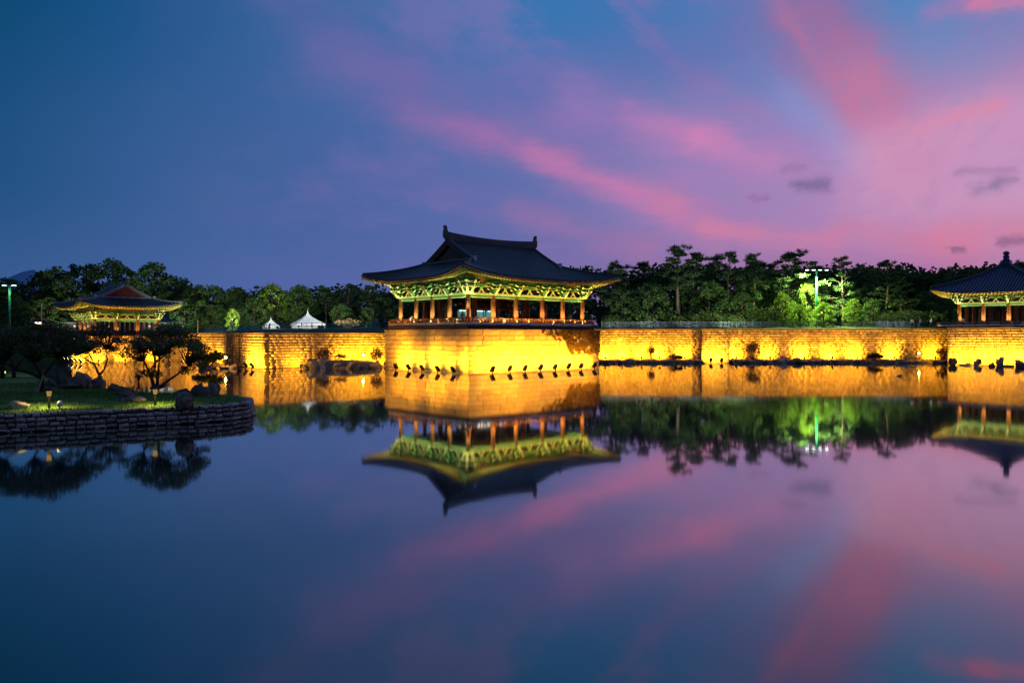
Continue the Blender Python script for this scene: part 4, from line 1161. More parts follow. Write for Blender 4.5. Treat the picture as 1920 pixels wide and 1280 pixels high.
def broad_variant(seed, Hh=10., W=4., base=.12, leaf=.24, n=34, per=95, mats=('broad', 'bark'), top=1.0):
    r = random.Random(seed); t = MB()
    t.tube([(0, 0, 0), (.1, .05, Hh * .25), (.0, .15, Hh * .55), (.1, .1, Hh * .8)], [.26, .2, .14, .04], 8)
    Vs = []
    for i in range(n):
        k = (i + .5) / n; h = base + (1 - base) * k; ww = W * math.sin(math.pi * min(.97, .18 + .80 * k)) ** .7
        a = i * 2.4 + r.uniform(-.5, .5); q = ww * math.sqrt(r.uniform(.2, 1)); rad = r.uniform(.75, 1.3) * (Hh / 10) ** .5
        c = Vector((math.cos(a) * q, math.sin(a) * q, Hh * h - rad * .5))
        if q > 1: t.tube([(0.05, .1, max(.3, c.z - q * .7)), tuple(c * .55 + Vector((0, 0, c.z * .4 - q * .1))), tuple(c)], [.07, .05, .015], 4)
        Vs.append(leaf_quads(blob(c, rad, per, .75), leaf))
    return crown_mesh(Vs, mats[0]), t.mesh('trunk', M[mats[1]], True)


def shrub_variant(seed, mname, leaf=.11, n=9, per=90, flat=.8):
    r = random.Random(seed); Vs = []; t = MB()
    for i in range(n):
        a = i * 2.4; q = .75 * math.sqrt((i + .3) / n); c = (math.cos(a) * q, math.sin(a) * q, .45 + .4 * (1 - q) + r.uniform(-.1, .15))
        Vs.append(leaf_quads(blob(c, r.uniform(.32, .48), per, flat), leaf)); t.tube([(0, 0, -.1), (c[0] * .5, c[1] * .5, .25), c], [.04, .03, .01], 4)
    return crown_mesh(Vs, mname), t.mesh('stems', M['bark_dark'])


PINES = [pine_variant(i, W=w, base=b, lean=l) for i, (w, b, l) in enumerate(((3.9, .28, .9), (3.1, .36, 1.3), (4.4, .42, 1.1), (2.8, .2, .6), (3.9, .22, .8)))]
TALLP = pine_variant(31, Hh=12, W=1.7, base=.5, lean=.35, n=22)
TIER = pine_variant(37, Hh=12, W=3.0, base=.16, lean=.25, n=26, den=20)
BROADS = [broad_variant(i + 50, W=w, base=b) for i, (w, b) in enumerate(((4.2, .1), (3.6, .2), (4.8, .08)))]
LOOSE = [broad_variant(i + 70, W=4.0, base=.3, n=26, per=70, leaf=.3) for i in range(2)]
BRIGHT = [broad_variant(i + 80, W=3.8, base=.06, n=36, per=110, leaf=.2, mats=('broad_lit', 'bark')) for i in range(2)]
SHRUBS = [shrub_variant(i, 'shrub') for i in range(3)]
DRYSH = [shrub_variant(10 + i, 'dry', .09, 8, 60) for i in range(2)]


def tree(v, px, top, Y, label, group='trees behind the far shore', name='tree', cat='tree', H0=12., z=None, wscale=1.0, rz=None):
    X = wx(px, Y); z = land_z(X, Y) - .1 if z is None else z
    s = (wz(top, Y) - z) / H0
    o = empty(name, (X, Y, z), rnd.uniform(0, 6) if rz is None else rz, label, cat, group); o.scale = (s * wscale, s * wscale, s)
    link('trunk', v[1], o); link('crown', v[0], o); return o


P, T_ = PINES, tree
RIGHT = [
    (P[2], 1152, 490, 136, 1.2, 'low spreading pine next to the middle pavilion eave'), (P[0], 1203, 488, 138, 1.1, 'pine between the pavilion eave and the tallest slim pine'),
    (TALLP, 1272, 458, 134, 1.3, 'tallest slim pine with bare grey trunk above the fence'), (P[1], 1306, 470, 139, 1.0, 'pine just right of the tallest slim pine'),
    (P[3], 1338, 476, 142, 1.2, 'narrow pine second right of the tallest slim pine'), (P[0], 1368, 468, 138, .9, 'pine with a pointed tuft in the middle of the grove'),
    (P[1], 1408, 474, 140, 1.0, 'pine with a leaning grey limb in the grove'), (P[2], 1475, 467, 140, 1.25, 'broad flat-topped pine left of the floodlight mast'),
    (TIER, 1581, 478, 137, .95, 'tiered pine with brightly lit trunk right of the mast'), (P[4], 1660, 487, 138, 1.15, 'dark bushy pine at the right end of the grove'),
    (P[3], 1692, 505, 136, 1.1, 'lower dark pine with two bare forked trunks'), (P[0], 1772, 503, 145, 1.0, 'distant pine just left of the right pavilion roof'),
    (P[4], 1812, 501, 147, 1.2, 'distant round pine touching the right pavilion roof'), (P[2], 1912, 486, 150, 1.1, 'pine behind the finial of the right pavilion'),
    (P[1], 1540, 496, 146, 1.2, 'pine hidden behind the floodlight mast'), (P[3], 1622, 500, 146, 1.2, 'dark pine between the tiered and the bushy pine'),
    (P[4], 1250, 492, 150, 1.3, 'dark pine far back left of the tallest slim pine'), (P[2], 1432, 486, 152, 1.2, 'dark pine far back left of the flat-topped pine'),
]
for v, px, top, Y, ws, lab in RIGHT: tree(v, px, top, Y, lab, name='pine_tree', wscale=ws)
RB = [
    (BROADS[0], 1165, 535, 131, 1.0, 'dark leafy tree beside the right corner of the middle pavilion'), (BROADS[1], 1222, 530, 132, 1.1, 'dark leafy tree before the low spreading pine'), (BROADS[2], 1195, 520, 140, 1.2, 'dark leafy tree filling the gap behind the pavilion corner'),
    (BROADS[0], 1330, 525, 136, 1.1, 'dark leafy tree under the narrow pine'), (BROADS[1], 1392, 548, 131, 1.1, 'mid green leafy tree left of the bright trees'), (BROADS[2], 1280, 540, 138, 1.0, 'dark leafy tree below the tallest slim pine'),
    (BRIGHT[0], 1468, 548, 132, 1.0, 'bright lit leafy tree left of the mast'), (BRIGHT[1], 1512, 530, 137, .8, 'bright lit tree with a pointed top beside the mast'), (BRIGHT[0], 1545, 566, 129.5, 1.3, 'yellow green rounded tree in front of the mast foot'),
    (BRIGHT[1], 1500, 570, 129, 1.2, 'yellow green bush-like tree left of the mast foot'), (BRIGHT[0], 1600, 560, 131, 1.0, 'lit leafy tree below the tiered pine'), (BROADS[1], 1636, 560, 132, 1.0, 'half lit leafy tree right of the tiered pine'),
    (BROADS[0], 1735, 545, 138, 1.2, 'dark leafy tree left of the right pavilion eave'), (BROADS[2], 1775, 560, 136, 1.0, 'dark leafy tree under the right pavilion eave'), (BROADS[1], 1690, 552, 140, 1.2, 'dark leafy tree behind the forked trunks'),
    (BROADS[2], 1440, 520, 145, 1.2, 'dark leafy tree behind the bright trees'), (BROADS[0], 1840, 560, 142, 1.3, 'dark leafy tree behind the right pavilion columns'), (BROADS[1], 1560, 520, 148, 1.3, 'dark leafy tree behind the mast'), (BROADS[2], 1900, 548, 146, 1.3, 'dark leafy tree behind the right pavilion roof'),
]
for v, px, top, Y, ws, lab in RB: tree(v, px, top, Y, lab, name='leafy_tree', H0=10., wscale=ws)
LEFT = [
    (BROADS[0], 20, 521, 150, 1.3, 'dark tree at the left picture edge under the blue mountain'), (LOOSE[0], 76, 508, 152, .9, 'dark tree right of the two-headed mast'), (LOOSE[1], 104, 500, 146, .9, 'tree with a lit bare trunk left of the far pavilion'),
    (BROADS[2], 158, 493, 158, 1.1, 'dark broad tree left of the far pavilion ridge'), (BROADS[1], 212, 486, 160, 1.1, 'tall dark tree behind the far pavilion ridge'), (LOOSE[0], 288, 491, 158, .95, 'tall tree with open crown right of the far pavilion'),
    (LOOSE[1], 330, 516, 156, 1.0, 'smaller tree right of the tall open-crowned tree'), (BROADS[0], 250, 520, 152, 1.0, 'dark tree behind the red gable'), (BROADS[1], 366, 534, 150, 1.2, 'rounded dark tree where the treeline drops'),
    (BROADS[2], 400, 533, 148, 1.0, 'rounded dark tree second from the treeline drop'), (BROADS[0], 445, 537, 146, 1.1, 'dark tree behind the small lit tree'), (BRIGHT[0], 512, 531, 140, 1.25, 'large tree with a bright green lit crown behind the tents'),
    (BROADS[1], 560, 534, 142, 1.2, 'dark tree behind the big tent'), (BROADS[0], 476, 556, 136, 1.0, 'dark green tree left of the small tent'), (P[2], 610, 536, 144, 1.2, 'dark pine right of the big tent'), (P[4], 655, 531, 142, 1.2, 'pine with sky gaps left of the middle pavilion eave'),
    (P[0], 690, 533, 138, 1.1, 'pine under the left eave tip of the middle pavilion'), (BROADS[2], 720, 556, 134, 1.0, 'dark tree behind the left columns of the middle pavilion'), (BROADS[1], 640, 570, 130, 1.3, 'pale green bushy tree right of the big tent'), (BRIGHT[1], 436, 578, 124, .8, 'small bright lit tree behind the teal fence'),
    (BROADS[0], 690, 575, 129, 1.1, 'dark bushy tree behind the visitors left of the pavilion'), (BROADS[1], 560, 566, 138, 1.3, 'dark low tree behind the tents'), (BROADS[2], 400, 570, 134, 1.1, 'dark low tree right of the white low building'), (BROADS[0], 345, 560, 142, 1.0, 'dark tree over the blue roof of the low building'),
    (BROADS[1], 30, 560, 128, 1.1, 'dark tree below the two-headed mast'), (BROADS[2], 90, 556, 140, 1.1, 'dark tree behind the lit booth'), (BROADS[0], 145, 545, 148, 1.0, 'dark tree left of the far pavilion eave'), (BROADS[1], 800, 560, 150, 1.5, 'dark tree seen between the pavilion columns'), (BROADS[2], 900, 565, 150, 1.5, 'dark tree behind the display case'), (BROADS[0], 1010, 560, 146, 1.5, 'dark tree seen through the right columns of the pavilion'), (BROADS[1], 1085, 545, 142, 1.2, 'dark tree behind the right end of the pavilion'), (BROADS[2], 310, 545, 150, 1.1, 'dark tree right behind the red gable'),
]
for v, px, top, Y, ws, lab in LEFT: tree(v, px, top, Y, lab, name='pine_tree' if v in PINES else 'leafy_tree', H0=12. if v in PINES else 10., wscale=ws)
# dark far wood that closes the gaps low down
Vs = []
for i in range(3000):
    x = rng.uniform(-130, 150) if i < 2300 else rng.uniform(60, 112); y = rng.uniform(158, 172); c = (x, y, land_z(x, y) + rng.uniform(0, 1) ** 1.25 * (12.0 if 12 < x < 115 else 8.0)); Vs.append(leaf_quads(blob(c, 2.2, 34, .8), .55))
o = link('far_woods', crown_mesh(Vs, 'broad', 'far_woods')); tag(o, kind='stuff')

# shrubs
def shrub(v, px, Y, z, s, label, group, cat='shrub', name='shrub'):
    o = empty(name, (wx(px, Y), Y, z), rnd.uniform(0, 6), label, cat, group); o.scale = s
    link('stems', v[1], o); link('crown', v[0], o)


shrub(SHRUBS[0], 1640, 117.0, .35, (1.7, 1.2, 1.1), 'round dark shrub at the foot of the right wall', 'shrubs at the wall foot')
shrub(DRYSH[1], 1768, 116.8, .35, (1.2, 1.0, 2.0), 'dry shrub squeezed against the right podium', 'shrubs at the wall foot')
shrub(DRYSH[0], 1412, 117.9, .4, (1.5, 1.0, 2.6), 'tall dry shrub climbing the wall right of the wading bird', 'shrubs at the wall foot')
shrub(DRYSH[0], 1222, 117.8, .35, (.7, .7, 2.2), 'leaning dry shrub under the long wall right of the middle pavilion', 'shrubs at the wall foot')
shrub(DRYSH[1], 1262, 117.2, .3, (.8, .7, 1.1), 'dry shrub in front of a light pool on the long wall', 'shrubs at the wall foot')
shrub(SHRUBS[1], 1272, 116.6, .25, (.9, .8, .9), 'dark box-shaped shrub left of the projecting wall panel', 'shrubs at the wall foot')
shrub(DRYSH[1], 606, 98.6, .7, (1.4, 1.0, 1.8), 'upright dry shrub on the left part of the islet', 'shrubs on the islet')
shrub(DRYSH[0], 640, 98.8, .9, (1.3, 1.0, .9), 'low dry shrub in the middle of the islet', 'shrubs on the islet')
shrub(DRYSH[1], 706, 98.2, .5, (1.1, .9, 2.0), 'spiky dry shrub at the islet end by the podium', 'shrubs on the islet')
shrub(SHRUBS[2], 378, 97.2, .3, (2.6, 1.4, 1.4), 'dark shrub on the shore left of the left glaring lamp', 'shrubs on the left shore')
shrub(SHRUBS[0], 400, 97.5, .3, (1.8, 1.2, 1.6), 'shrub on the shore just before the dark wall return', 'shrubs on the left shore')
shrub(DRYSH[0], 652, 126, land_z(wx(652, 126), 126), (2.6, 2, 1.4), 'wide pale bush right of the big tent', 'shrubs behind the fence')
for i, px in enumerate((1150, 1210, 1265, 1320, 1375, 1430, 1660, 1700, 1745)):
    Y = 129.5; shrub(SHRUBS[i % 3], px, Y, land_z(wx(px, Y), Y), (3.0, 2, 2.2 + .5 * (i % 2)), ['dark undergrowth bush behind the fence next to the middle pavilion', 'second dark undergrowth bush right of the middle pavilion', 'dark undergrowth bush below the tallest slim pine', 'undergrowth bush below the narrow pine', 'undergrowth bush left of the lit trees', 'undergrowth bush touching the lit trees', 'dark undergrowth bush below the bushy pine', 'dark bush at the forked pale trunks', 'dark bush behind the people on the right'][i], 'undergrowth behind the right fence')
# ivy hanging on the right podium face
ivr = empty('climbing_ivy', (*pr, 0), TH, 'brown ivy hanging over the right end of the long podium face', 'ivy')
C = []
while len(C) < 7000:
    x = -rng.uniform(0, 10.8); z = rng.uniform(1.3, 4.95); u = -x / 10.8
    low = 1.85 + .35 * mnoise.noise(Vector((x * 1.3, 0, 0))) + 1.75 * smooth((u - .5) / .12) + .9 * smooth((u - .62) / .4)
    if z > low and mnoise.noise(Vector((x * 1.6, z * 1.8, 3))) > -.35 + .35 * u: C.append((x, -.06 - rng.uniform(0, .16), z))
V = leaf_quads(np.array(C), .085, .7); me = np_mesh('leaves', V, np.arange(len(V)).reshape(-1, 4), M['ivy']); tag(link('leaves', me, ivr), kind='stuff')
stm = MB()
for i in range(16):
    x = -rnd.uniform(.2, 8); p = [(x, -.05, 4.95)]
    for k in range(4): p.append((p[-1][0] + rnd.uniform(-.5, .5), -.05, p[-1][2] - rnd.uniform(.4, .75)))
    stm.tube(p, .018, 4)
stm.build('stems', M['bark_dark'], ivr)


# myrtle trees on the island
def myrtle(label, base, crowns, trunkpts, seed, leaf=.075, per=330, flowers=True):
    """crowns: list of (x, y, z, r, flat) relative to the base"""
    root = empty('myrtle_tree', base, 0, label, 'tree', 'crape myrtle trees on the island'); t = MB(); r = random.Random(seed); Vs = []; Fs = []
    for pts, rad in trunkpts: t.tube(pts, rad, 7)
    for (x, y, z, rad, flat) in crowns:
        k = int(per * rad * rad * 2.2)
        c = blob((x, y, z), rad, k, flat); Vs.append(leaf_quads(c, leaf, .5, .3))
        for _ in range(int(4 + rad * 4)):
            st = min(trunkpts, key=lambda q: (Vector(q[0][-1]) - Vector((x, y, z))).length)[0][-1]
            e = Vector((x + r.gauss(0, rad * .5), y + r.gauss(0, rad * .5), z + r.gauss(0, rad * .3)))
            t.tube([st, Vector(st).lerp(e, .5) + Vector((r.gauss(0, .1), r.gauss(0, .1), r.gauss(0, .08))), e], [.035, .022, .006], 4)
        if flowers:
            for _ in range(int(3 * rad) + (r.random() < .6)):
                d = Vector((r.gauss(0, 1), r.gauss(0, 1), abs(r.gauss(0, 1)) * .8)).normalized(); f = Vector((x, y, z)) + Vector((d.x * rad, d.y * rad, d.z * rad * flat))
                Fs.append(leaf_quads(blob(f, .13, 22, 1.4), .045, .8))
    t.build('trunk', M['bark_dark'], root, True); link('crown', crown_mesh(Vs, 'myrtle'), root)
    if Fs: tag(link('blossoms', crown_mesh(Fs, 'flower', 'blossoms'), root), kind='stuff')
    return root


def ring(cx, cz, W, n, r0, r1, zs, seed, cy_=0):
    r = random.Random(seed); out = []
    for i in range(n):
        a = i * 2.4; q = math.sqrt((i + .5) / n); out.append((cx + math.cos(a) * q * W, cy_ + math.sin(a) * q * W * .8, cz + (1 - q * q) * zs + r.uniform(-.25, .25), r.uniform(r0, r1), .62))
    return out


X, Y, Z = isl(290, 737)
myrtle('flowering myrtle with several dark stems near the middle of the island', (X, Y, Z), ring(.75, 2.35, 2.35, 28, .42, .68, 1.55, 1) + [(-.7, 0, 1.2, .45, .6), (.1, -.2, 1.15, .5, .6), (1.9, 0, 1.35, .5, .5), (-1.0, .3, 2.6, .5, .6), (2.9, 0, 1.75, .45, .5)],
       [([(0, 0, -.1), (-.05, 0, .45), (-.3, .1, 1.1), (-.7, .1, 1.9)], [.13, .11, .08, .04]), ([(0, 0, 0), (.15, 0, .5), (.25, -.1, 1.2), (.3, 0, 2.2)], [.12, .1, .07, .03]), ([(.05, 0, .1), (.5, 0, .55), (1.2, .1, 1.05), (2.0, 0, 1.6)], [.1, .08, .06, .03]), ([(0, .1, .1), (-.3, .3, .8), (-.2, .5, 1.8)], [.09, .06, .03])], 1)
X, Y, Z = isl(186, 722)
myrtle('slim forked myrtle with a thin crown over the back shore', (X, Y, Z), ring(-.1, 2.95, 1.85, 15, .32, .55, .9, 2) + [(-1.3, 0, 2.3, .35, .5), (1.0, 0, 2.5, .4, .5)],
       [([(0, 0, -.2), (0, 0, .7), (-.35, 0, 1.5), (-.75, 0, 2.3)], [.10, .085, .06, .03]), ([(0, 0, .65), (.35, 0, 1.1), (.55, 0, 1.7), (.5, 0, 2.5)], [.075, .06, .045, .025]), ([(-.35, 0, 1.45), (-.9, .1, 1.75), (-1.4, 0, 2.1)], [.05, .035, .02])], 2)
X, Y, Z = isl(78, 737)
myrtle('wide leaning myrtle propped by two pale poles', (X, Y, Z), ring(-.2, 2.3, 3.0, 32, .5, .8, 1.35, 3) + [(1.5, -.5, 1.75, .5, .5), (2.1, 0, 2.3, .45, .5), (-2.2, -1.0, 1.7, .6, .5)],
       [([(0, 0, -.1), (.05, 0, .5), (.0, 0, 1.0), (-.5, .1, 1.7)], [.14, .12, .09, .05]), ([(.02, 0, .85), (-.6, -.1, 1.15), (-1.3, -.2, 1.35), (-1.9, -.3, 1.75)], [.1, .08, .06, .03]), ([(.0, 0, .95), (.5, 0, 1.5), (.9, 0, 2.1)], [.08, .06, .03])], 3)
X, Y, Z = isl(26, 708)
myrtle('dark myrtle beside the yellow ground floodlight', (X, Y, Z), ring(0, 2.5, 2.6, 16, .5, .8, 1.0, 4), [([(0, 0, -.1), (0, 0, .8), (-.4, 0, 1.8)], [.16, .13, .05]), ([(0, 0, .6), (.5, 0, 1.2), (1.0, .2, 2.0)], [.1, .07, .04])], 4, per=300)
X, Y, Z = isl(4, 709)
myrtle('dark myrtle at the left picture edge', (X, Y, Z), ring(-.6, 2.6, 2.6, 16, .5, .85, 1.2, 5), [([(0, 0, -.1), (.05, 0, .8), (.2, 0, 1.8)], [.16, .13, .05]), ([(0, 0, .6), (-.5, 0, 1.2), (-1.0, .2, 2.0)], [.1, .07, .04])], 5, per=300)
for i, (px0, py0, px1, py1) in enumerate(((76, 737, 84, 690), (68, 737, 80, 700))):
    X, Y, Z = isl(px0, py0); Y -= .35
    o = MB().tube([(X, Y, Z - .1), (wx(px1, Y + .3), Y + .35, wz(py1, Y + .3))], .045, 7).build('tree_prop', M['prop']); tag(o, ('taller' if i == 0 else 'shorter') + ' pale wooden pole propping the wide leaning myrtle', 'prop', 'poles propping the leaning myrtle')

# ------------------------------------------------------------------ fences
def fence(label, A, B, step, h, mname, bar):
    A, B = Vector(A), Vector(B); d = B - A; n = round(d.length / step); ang = math.atan2(d.y, d.x)
    root = empty('fence', (*A, 0), ang, label, 'fence'); pm = MB().box(-.045, .045, -.045, .045, -.2, h + .1).mesh('fence_post', M[mname])
    g = lambda u: land_z(*(A + d * u))
    bars = MB()
    for i in range(n + 1):
        link('fence_post', pm, root, (d.length * i / n, 0, g(i / n)))
        if i < n:
            z0, z1 = g(i / n), g((i + 1) / n); x0, x1 = d.length * i / n, d.length * (i + 1) / n
            for zz in (.12, h - .05): MB().beam((x0 + .05, 0, z0 + zz), (x1 - .05, 0, z1 + zz), .04, .05).build('fence_rail', M[mname], root)
            k = int((x1 - x0) / bar)
            for j in range(1, k): 
                x = x0 + (x1 - x0) * j / k; z = z0 + (z1 - z0) * j / k; bars.box(x - .018, x + .018, -.012, .012, z + .12, z + h - .05)
    tag(bars.build('fence_bars', M[mname], root), kind='stuff')


fence('blue grey railing fence along the lawn right of the middle pavilion', (wx(1128, 127.5), 127.5), (wx(1724, 127.5), 127.5), 1.35, .98, 'slate', .13)
fence('teal bar fence on the lawn left of the tents', (wx(384, 112), 112), (wx(505, 108.5), 108.5), 1.6, .85, 'teal', .1)
fence('dark green bar fence before the white tents', (wx(506, 108.5), 108.5), (wx(712, 117.5), 117.5), 1.6, .9, 'teal', .14)

# ------------------------------------------------------------------ tents
def tent(px, Y, wpx, top, eave, label):
    X = wx(px, Y); z = land_z(X, Y); w = wpx / F * Y / 2; hz = wz(eave, Y) - z; tz = wz(top, Y) - z
    o = empty('marquee_tent', (X, Y, z), .5, label, 'tent', 'white marquee tents'); w *= .78
    rf = MB(); rows = []
    for k in range(11):
        u = k / 10; r = w * 1.05 * (1 - u) ** 1.55 + .03; rows.append([(sx * r, sy * r, hz + (tz - hz) * (u * .92 if u < 1 else 1)) for sx, sy in ((-1, -1), (0, -1), (1, -1), (1, 0), (1, 1), (0, 1), (-1, 1), (-1, 0), (-1, -1))])
    rf.grid(rows); rf.build('roof', M['canvas'], o)
    v = MB(); q = w * 1.05
    for a, b in zip(((-q, -q), (q, -q), (q, q), (-q, q)), ((q, -q), (q, q), (-q, q), (-q, -q))): v.beam((*a, hz - .14), (*b, hz - .14), .03, .3)
    v.build('valance', M['canvas'], o)
    for sx in (-1, 1):
        for sy in (-1, 1): MB().tube([(sx * w, sy * w, -.2), (sx * w, sy * w, hz)], .05, 8).build('tent_pole', M['post_grey'], o)
    MB().box(-w, w, w - .03, w, 0, hz - .3).build('back_curtain', M['canvas'], o); MB().box(-w, -w + .03, -w, w, 0, hz - .3).build('side_curtain', M['canvas'], o)
    MB().tube([(0, 0, tz - .3), (0, 0, tz + .35)], .035, 6).build('mast_tip', M['post_grey'], o)


tent(577, 128, 64, 583, 607, 'larger white pagoda tent behind the fence')
tent(508, 131, 32, 595, 611, 'smaller white pagoda tent left of the larger one')

# ------------------------------------------------------------------ masts, poles, booth, low building
def mast(px, Y, top, label, heads, hw, power, aim):
    X = wx(px, Y); z = land_z(X, Y); h = wz(top, Y) - z
    o = empty('light_mast', (X, Y, z), 0, label, 'light mast', 'green light masts in the park')
    MB().tube([(0, 0, -.2), (0, 0, h)], [.22, .15], 10).build('pole', M['lampgreen'], o, True)
    MB().beam((-hw, 0, h - .05), (hw, 0, h - .05), .06, .06).build('crossbar', M['lampgreen'], o)
    for i in range(heads):
        x = -hw + 2 * hw * i / (heads - 1)
        hd = MB().box(-.26, .26, -.22, .22, 0, .16).build('lamp_head', M['post_grey'], o, loc=(x, -.12, h - .02))
        MB().box(-.23, .23, -.20, .2, -.05, -.003).build('led_panel', M['led'], hd)
        if i in (0, heads - 1): spot('lamp', o, (x * 1.12, -.35, h - .12), (x * 2.2 + aim[0], aim[1], 0), power, (.82, 1, .38), 150, .8, .15)


mast(1531, 134.5, 506, 'tall green light mast with four glowing heads before the lit trees', 4, 1.75, 26000, (0, 1.0))
mast(18, 118, 535, 'green light mast with two glowing heads at the left edge', 2, .75, 160, (0, -1))


def garden_flood(x, y, z, target, power, label, col=(.9, 1, .5), size=70):
    o = empty('garden_floodlight', (x, y, z), 0, label, 'floodlight', 'green garden floodlights')
    MB().tube([(0, 0, -.1), (0, 0, .3)], .03, 6).build('post', M['black'], o); MB().box(-.15, .15, -.1, .1, .3, .5).build('lamp_head', M['black'], o)
    spot('lamp', o, (0, 0, .62), (target[0] - x, target[1] - y, target[2] - z), power, col, size, .8, .1)


Y = 134; X = wx(505, Y); garden_flood(X, Y - 3, land_z(X, Y - 3), (X - .5, Y + 2, wz(548, Y)), 17000, 'garden floodlight under the bright green tree behind the tents', size=50)
Y = 121; X = wx(437, Y); garden_flood(X, Y, land_z(X, Y), (X, Y + 3, wz(585, Y)), 1300, 'garden floodlight under the small lit tree by the teal fence', size=80)
for i, (px, Y, tpx, ty, pw, c) in enumerate(((560, 117, 577, 597, 3300, (1, 1, 1)), (520, 120, 508, 604, 1300, (1, 1, 1)), (1150, 122, 1165, 545, 1900, (.9, 1, .8)), (1225, 122, 1225, 545, 1900, (.9, 1, .8)), (1300, 122, 1305, 535, 2400, (.9, 1, .75)), (1378, 122, 1385, 550, 3800, (.85, 1, .6)),
                                             (1675, 122, 1690, 545, 2000, (.9, 1, .8)), (640, 119, 655, 575, 3600, (.9, 1, .7)), (400, 116, 410, 560, 5000, (.9, 1, .7)), (465, 116, 470, 560, 4200, (.9, 1, .7)), (330, 132, 330, 540, 5000, (.9, 1, .75)), (110, 130, 120, 530, 5000, (1, 1, .7)))):
    X = wx(px, Y); garden_flood(X, Y, land_z(X, Y), (wx(tpx, Y + 9), Y + 9, wz(ty, Y + 9)), pw, ['white ground lamp before the larger tent', 'white ground lamp before the smaller tent', 'added fill lamp behind the fence next to the middle pavilion', 'added fill lamp behind the fence before the low spreading pine', 'added fill lamp behind the fence below the tallest slim pine', 'added fill lamp behind the fence left of the lit trees', 'added fill lamp at the forked pale trunks', 'added fill lamp before the pale bushy tree', 'added fill lamp behind the teal fence', 'added fill lamp behind the teal fence left of the small tent', 'added fill lamp right of the far left pavilion', 'added fill lamp left of the far left pavilion'][i], c, 105)  # all but the two tent lamps are added to fill the dark foliage
X, Y, Z = isl(19, 706); garden_flood(X, Y - .6, Z, (X - .4, Y + 1.2, Z + 1.6), 260, 'yellow glowing ground floodlight between the two dark myrtles', (.9, 1, .25), 120)
MBg = MB().box(-.12, .12, -.03, .0, .32, .48).build('ground_lamp_glow', emit_mat('ground_lamp', (.9, 1, .2), 1.5), None, loc=(X, Y - .72, Z)); tag(MBg, 'glowing yellow lamp panel on the grass between the two dark myrtles', 'lamp')

o = empty('park_pole', (wx(78, 125), 125, land_z(wx(78, 125), 125)), 0, 'thin grey pole above the lit booth at the left', 'pole')
MB().tube([(0, 0, -.2), (0, 0, 5)], .06, 8).build('shaft', M['post_grey'], o); MB().box(-.1, .1, -.1, .1, 5, 5.15).build('cap', M['post_grey'], o)
o = empty('park_pole', (wx(371, 113), 113, land_z(wx(371, 113), 113)), 0, 'short pale pole at the end of the teal fence', 'pole')
MB().tube([(0, 0, -.2), (0, 0, 1.9)], .05, 8).build('shaft', M['lime'], o); MB().box(-.08, .08, -.08, .08, 1.9, 2.02).build('cap', M['lime'], o)
o = empty('booth', (wx(75, 128), 128, land_z(wx(75, 128), 128)), .3, 'small booth with a glaring white and orange light at the left', 'booth')
MB().box(-.9, .9, -.7, .7, -.1, 2.1).build('wall', M['wood_dark'], o); MB().prism([(-1.2, 2.1), (1.2, 2.1), (.3, 2.7), (-.3, 2.7)], (0, 0, 0), (1, 0, 0), (0, 0, 1), (0, 1, 0), 1.9).build('roof', M['tile'], o)
MB().box(-.55, .35, -.76, -.705, 1.75, 1.95).build('light_box', emit_mat('booth_white_light', (1, .9, .7), 5), o); MB().box(.3, .75, -.76, -.705, 1.2, 1.65).build('sign_light', M['orange_glow'], o)
# long low building behind the left pavilion
bY = 146; bx0, bx1 = wx(112, bY), wx(352, bY); bz = land_z(-70, bY)
o = empty('low_building', ((bx0 + bx1) / 2, bY, bz), 0, 'long low white building with blue roof and lit windows behind the far left pavilion', 'building'); hw = (bx1 - bx0) / 2
ez = wz(604, bY) - bz; tz = wz(587, bY) - bz
MB().box(-hw + .4, hw - .4, 0, 6, -.3, ez).build('wall', M['white'], o)
rf = MB(); rf.grid([[(-hw - .6, -1.2, ez - .1), (hw + .6, -1.2, ez - .1)], [(-hw - .1, .9, ez + .55 * (tz - ez)), (hw + .1, .9, ez + .55 * (tz - ez))], [(-hw + .6, 3, tz), (hw - .6, 3, tz)], [(-hw - .6, 7.2, ez - .1), (hw + .6, 7.2, ez - .1)]]); rf.build('roof', M['tile_blue'], o)
MB().box(-hw - .6, hw + .6, -1.25, -1.1, ez - .28, ez - .05).build('fascia', M['lime'], o)
for i in range(12):
    x = -hw + 1.2 + i * (2 * hw - 2.4) / 11
    if i in (0, 3, 5, 6, 7): continue
    f = MB().box(x - .7, x + .7, -.05, -.003, .5, ez - .5).build('window', M['wood_dark'], o); MB().box(x - .6, x - .03, -.07, -.052, .6, ez - .6).build('pane', M['warm_glow'], f); MB().box(x + .03, x + .6, -.07, -.052, .6, ez - .6).build('pane', M['warm_glow'], f)

# ------------------------------------------------------------------ garden lamps on the island
def path_lamp(px, py, hpx, label, lit=True):
    X, Y, Z = isl(px, py); h = hpx / F * Y
    o = empty('garden_lamp', (X, Y, Z), 0, label, 'garden lamp', 'mushroom garden lamps on the island')
    MB().lathe([(.07, -.05), (.06, .1), (.045, h * .55), (.05, h * .58)], 10).build('stem', M['black'], o, True)
    MB().lathe([(.07, h * .58), (.10, h * .7), (.12, h * .88)], 12).build('glass_body', M['path_glow'] if lit else M['black'], o, True)
    MB().lathe([(.27, h * .86), (.25, h * .92), (.12, h), (.02, h * 1.03)], 14).build('cap', M['black'], o, True)
    if lit:
        for k in range(3):
            a = k * 2.1 + .4; lp = (math.cos(a) * .17, math.sin(a) * .17, h * .84)
            spot('lamp', o, lp, (lp[0], lp[1], 0), 75, (1, .74, .2), 150, .25, .05)


